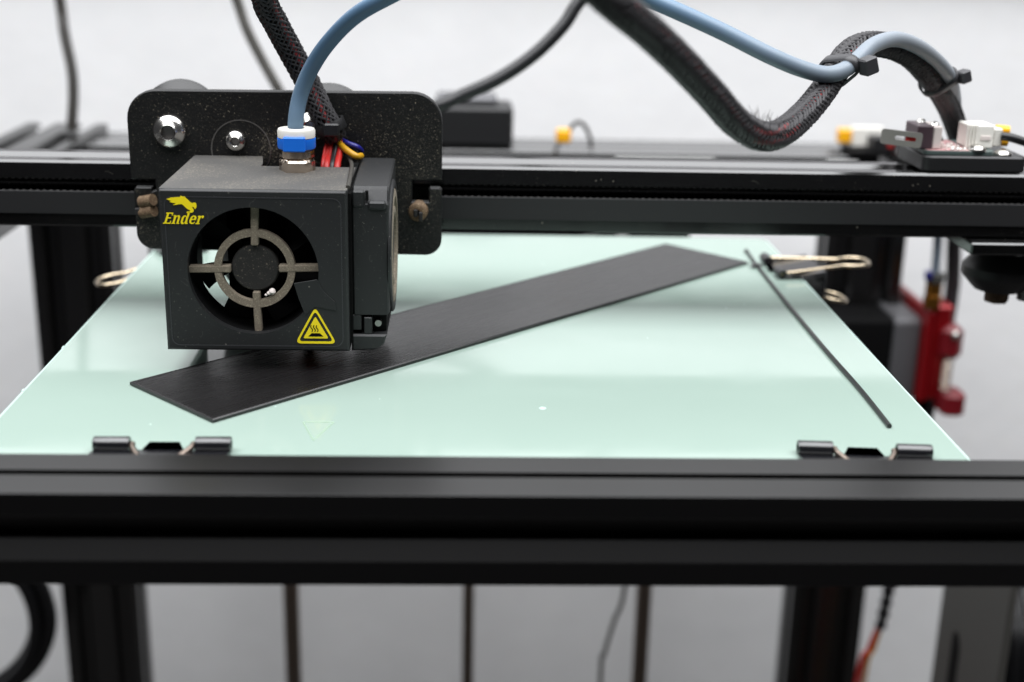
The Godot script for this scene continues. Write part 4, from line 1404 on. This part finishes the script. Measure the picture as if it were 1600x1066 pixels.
func build_prints() -> void:
	var a := Mb.new()
	# flat strip laid at 45 degrees: local x along the strip, local y across
	var w := 37.2; var l := 229.0
	var u := Vector3(1, 0, -0.985).normalized()
	var v := Vector3(0, 1, 0).cross(u).normalized()   # across, towards the back left
	var near := Vector3(-63.2, 0.0, -29.9)
	var at := Transform3D(Basis(u, v, Vector3.UP), near)
	# the UVs follow the strip so that its laid lines run along it
	a.prism(PackedVector2Array([Vector2(0, 0), Vector2(l, 0), Vector2(l, w), Vector2(0, w)]), 0.02, 1.0, at, 0.15)
	var t := single("printed_strip", a, mats["print_plastic"], near, "flat black printed plastic strip lying diagonally across the mint bed", "printed strip")
	# raised edge line that the printer drew first
	a = Mb.new()
	for e in [[Vector2(0.4, 0.4), Vector2(l - 0.4, 0.4)], [Vector2(l - 0.4, 0.4), Vector2(l - 0.4, w - 0.4)], [Vector2(l - 0.4, w - 0.4), Vector2(0.4, w - 0.4)], [Vector2(0.4, w - 0.4), Vector2(0.4, 0.4)]]:
		var p0: Vector2 = e[0]; var p1: Vector2 = e[1]
		a.tube(PackedVector3Array([at * Vector3(p0.x, p0.y, 0.9), at * Vector3(p1.x, p1.y, 0.9)]), 0.22, 6)
	part("edge_line", a, mats["print_plastic"], t)
	# priming line by the right edge
	a = Mb.new()
	var pts := [Vector3(103.3, 0.45, -210.0), Vector3(102.5, 0.55, -185), Vector3(102.0, 0.6, -131), Vector3(102.0, 0.6, -90), Vector3(102.5, 0.6, -57), Vector3(102.2, 0.6, -30)]
	a.tube(smooth_path(pts, 2.0), 0.62, 8)
	t = single("priming_line", a, mats["strand_plastic"], Vector3(102, 0, -120), "thin black plastic line with a lump, laid along the bed's right side", "plastic line")
	a = Mb.new()
	for e in [[Vector3(101.6, 0.9, -186.5), 1.2], [Vector3(102.8, 0.8, -184.8), 0.9], [Vector3(100.8, 0.7, -185.0), 0.8], [Vector3(103.4, 0.7, -187.4), 0.7]]:
		a.lathe([Vector2(0.01, -e[1] * 0.7), Vector2(e[1] * 0.8, -e[1] * 0.5), Vector2(e[1], 0), Vector2(e[1] * 0.7, e[1] * 0.6), Vector2(0.01, e[1])], e[0], Vector3(0.2, 1, 0.1), 10)
	for k in 5:
		var th := k * 1.3
		a.tube(smooth_path([Vector3(101.8, 0.8, -186), Vector3(101.8 + cos(th) * 1.8, 1.0 + 0.3 * (k % 2), -186 + sin(th) * 1.8), Vector3(101.8 + cos(th) * 3.2, 0.4, -186 + sin(th) * 3.0)], 0.6), 0.16, 5)
	part("lump", a, mats["strand_plastic"], t)
	a = Mb.new()
	a.lathe([Vector2(0.01, -0.5), Vector2(0.9, -0.3), Vector2(1.0, 0.1), Vector2(0.01, 1.0)], Vector3(103.1, 0.5, -208.6), Vector3.UP, 10)
	part("start_blob", a, mats["strand_plastic"], t)

func build_below() -> void:
	var a := Mb.new()
	# thin wire hanging between the rods
	a.tube(smooth_path([Vector3(84, -150, -330), Vector3(80.9, -208.7, -330), Vector3(76.7, -225.3, -330), Vector3(72.6, -244.0, -330), Vector3(71.0, -261.4, -330), Vector3(73, -398.5, -330)]), 1.1, 10)
	single("thin_wire", a, mats["dark_wire_dusty"], Vector3(72, -399, -330), "thin dark wire hanging beside the right guide rod below the front bar", "wire")
	# loose ends of the loom
	var t := thing("loose_wires", "orange and yellow wires leaving a black sleeve beside the right rear post", "wires", Vector3(205, -399, -330))
	for e in [["orange_wire", 0.0, 1.1], ["red_wire", -1.6, 0.9], ["yellow_wire", 1.7, 0.8]]:
		a = Mb.new()
		a.tube(smooth_path([Vector3(217.4, -206, -330), Vector3(215.4 + e[1] * 0.6, -226, -330), Vector3(211.4 + e[1], -240, -328), Vector3(206.8 + e[1] * 1.4, -261, -326), Vector3(203 + e[1] * 2, -398.5, -322)]), e[2], 10)
		part("loose_wire", a, mats[e[0]], t)
	a = Mb.new()
	var hk := smooth_path([Vector3(217.8, -202, -330), Vector3(216.6, -218, -330), Vector3(215.0, -229, -329)], 0.8)
	var rad := []
	for i in hk.size():
		rad.append(2.6 + 0.6 * sin(i * 0.9))
	a.tube(hk, rad, 12)
	part("black_sleeve", a, mats["black_plastic"], t)
	# left: rim of a black spool standing on the table; right: grey spool wound with black filament
	a = Mb.new()
	var p := PackedVector3Array()
	var c := Vector3(-262.0, -226.0, -338.0)
	for i in 301:
		var f := i / 300.0
		var th := PI + f * TAU * 5.0
		var r2 := 49.5 - 5.5 * absf(sin(f * 9.0)) + 1.5 * sin(th * 1.3)
		p.append(c + Vector3(cos(th) * r2, sin(th) * r2 * 1.02, -6.0 + 12.0 * f + 2.0 * sin(f * 31.0)))
	a.tube(p, 3.4, 12)
	single("cable_coil", a, mats["filament_black"], c + Vector3(0, -55, 0), "coil of thick black cable hanging beside the left rear post", "cable coil")
	var o := Vector3(228, -399.5, -250)
	t = thing("filament_spool", "grey sided spool of black filament at the lower right below the front bar", "spool", o)
	a = Mb.new()
	a.box(o + Vector3(-1.5, 0, -50), o + Vector3(1.5, 268, 50), 1.0)
	var sl := part("side_plate", a, mats["spool_grey"], t)
	a = Mb.new()
	a.xf = Transform3D(Basis(), o + Vector3(-1.6, 177, -15))
	a.prism(rounded(Vector2(-7, -28), Vector2(7, 28), 6.8), -0.4, 0.1, Transform3D(Basis(Vector3(0, 0, 1), Vector3(0, 1, 0), Vector3(-1, 0, 0)), Vector3()))
	a.xf = Transform3D()
	part("slot", a, mats["deep_black"], sl)
	a = Mb.new()
	a.tube(PackedVector3Array([o + Vector3(1.6, 205, 0), o + Vector3(60, 205, 0)]), 48.0, 64)
	part("filament_winding", a, mats["filament_black"], t)
	for k in 16:
		a = Mb.new()
		p = PackedVector3Array()
		for i in 61:
			var th := TAU * i / 60.0
			p.append(o + Vector3(3.4 + k * 1.85 + 0.9 * sin(th + k), 205 + cos(th) * 48.6, sin(th) * 48.6))
		a.tube(p, 0.85, 6, false)
		part("filament_turn", a, mats["filament_black"], t)
	t.rotation.y = -0.13
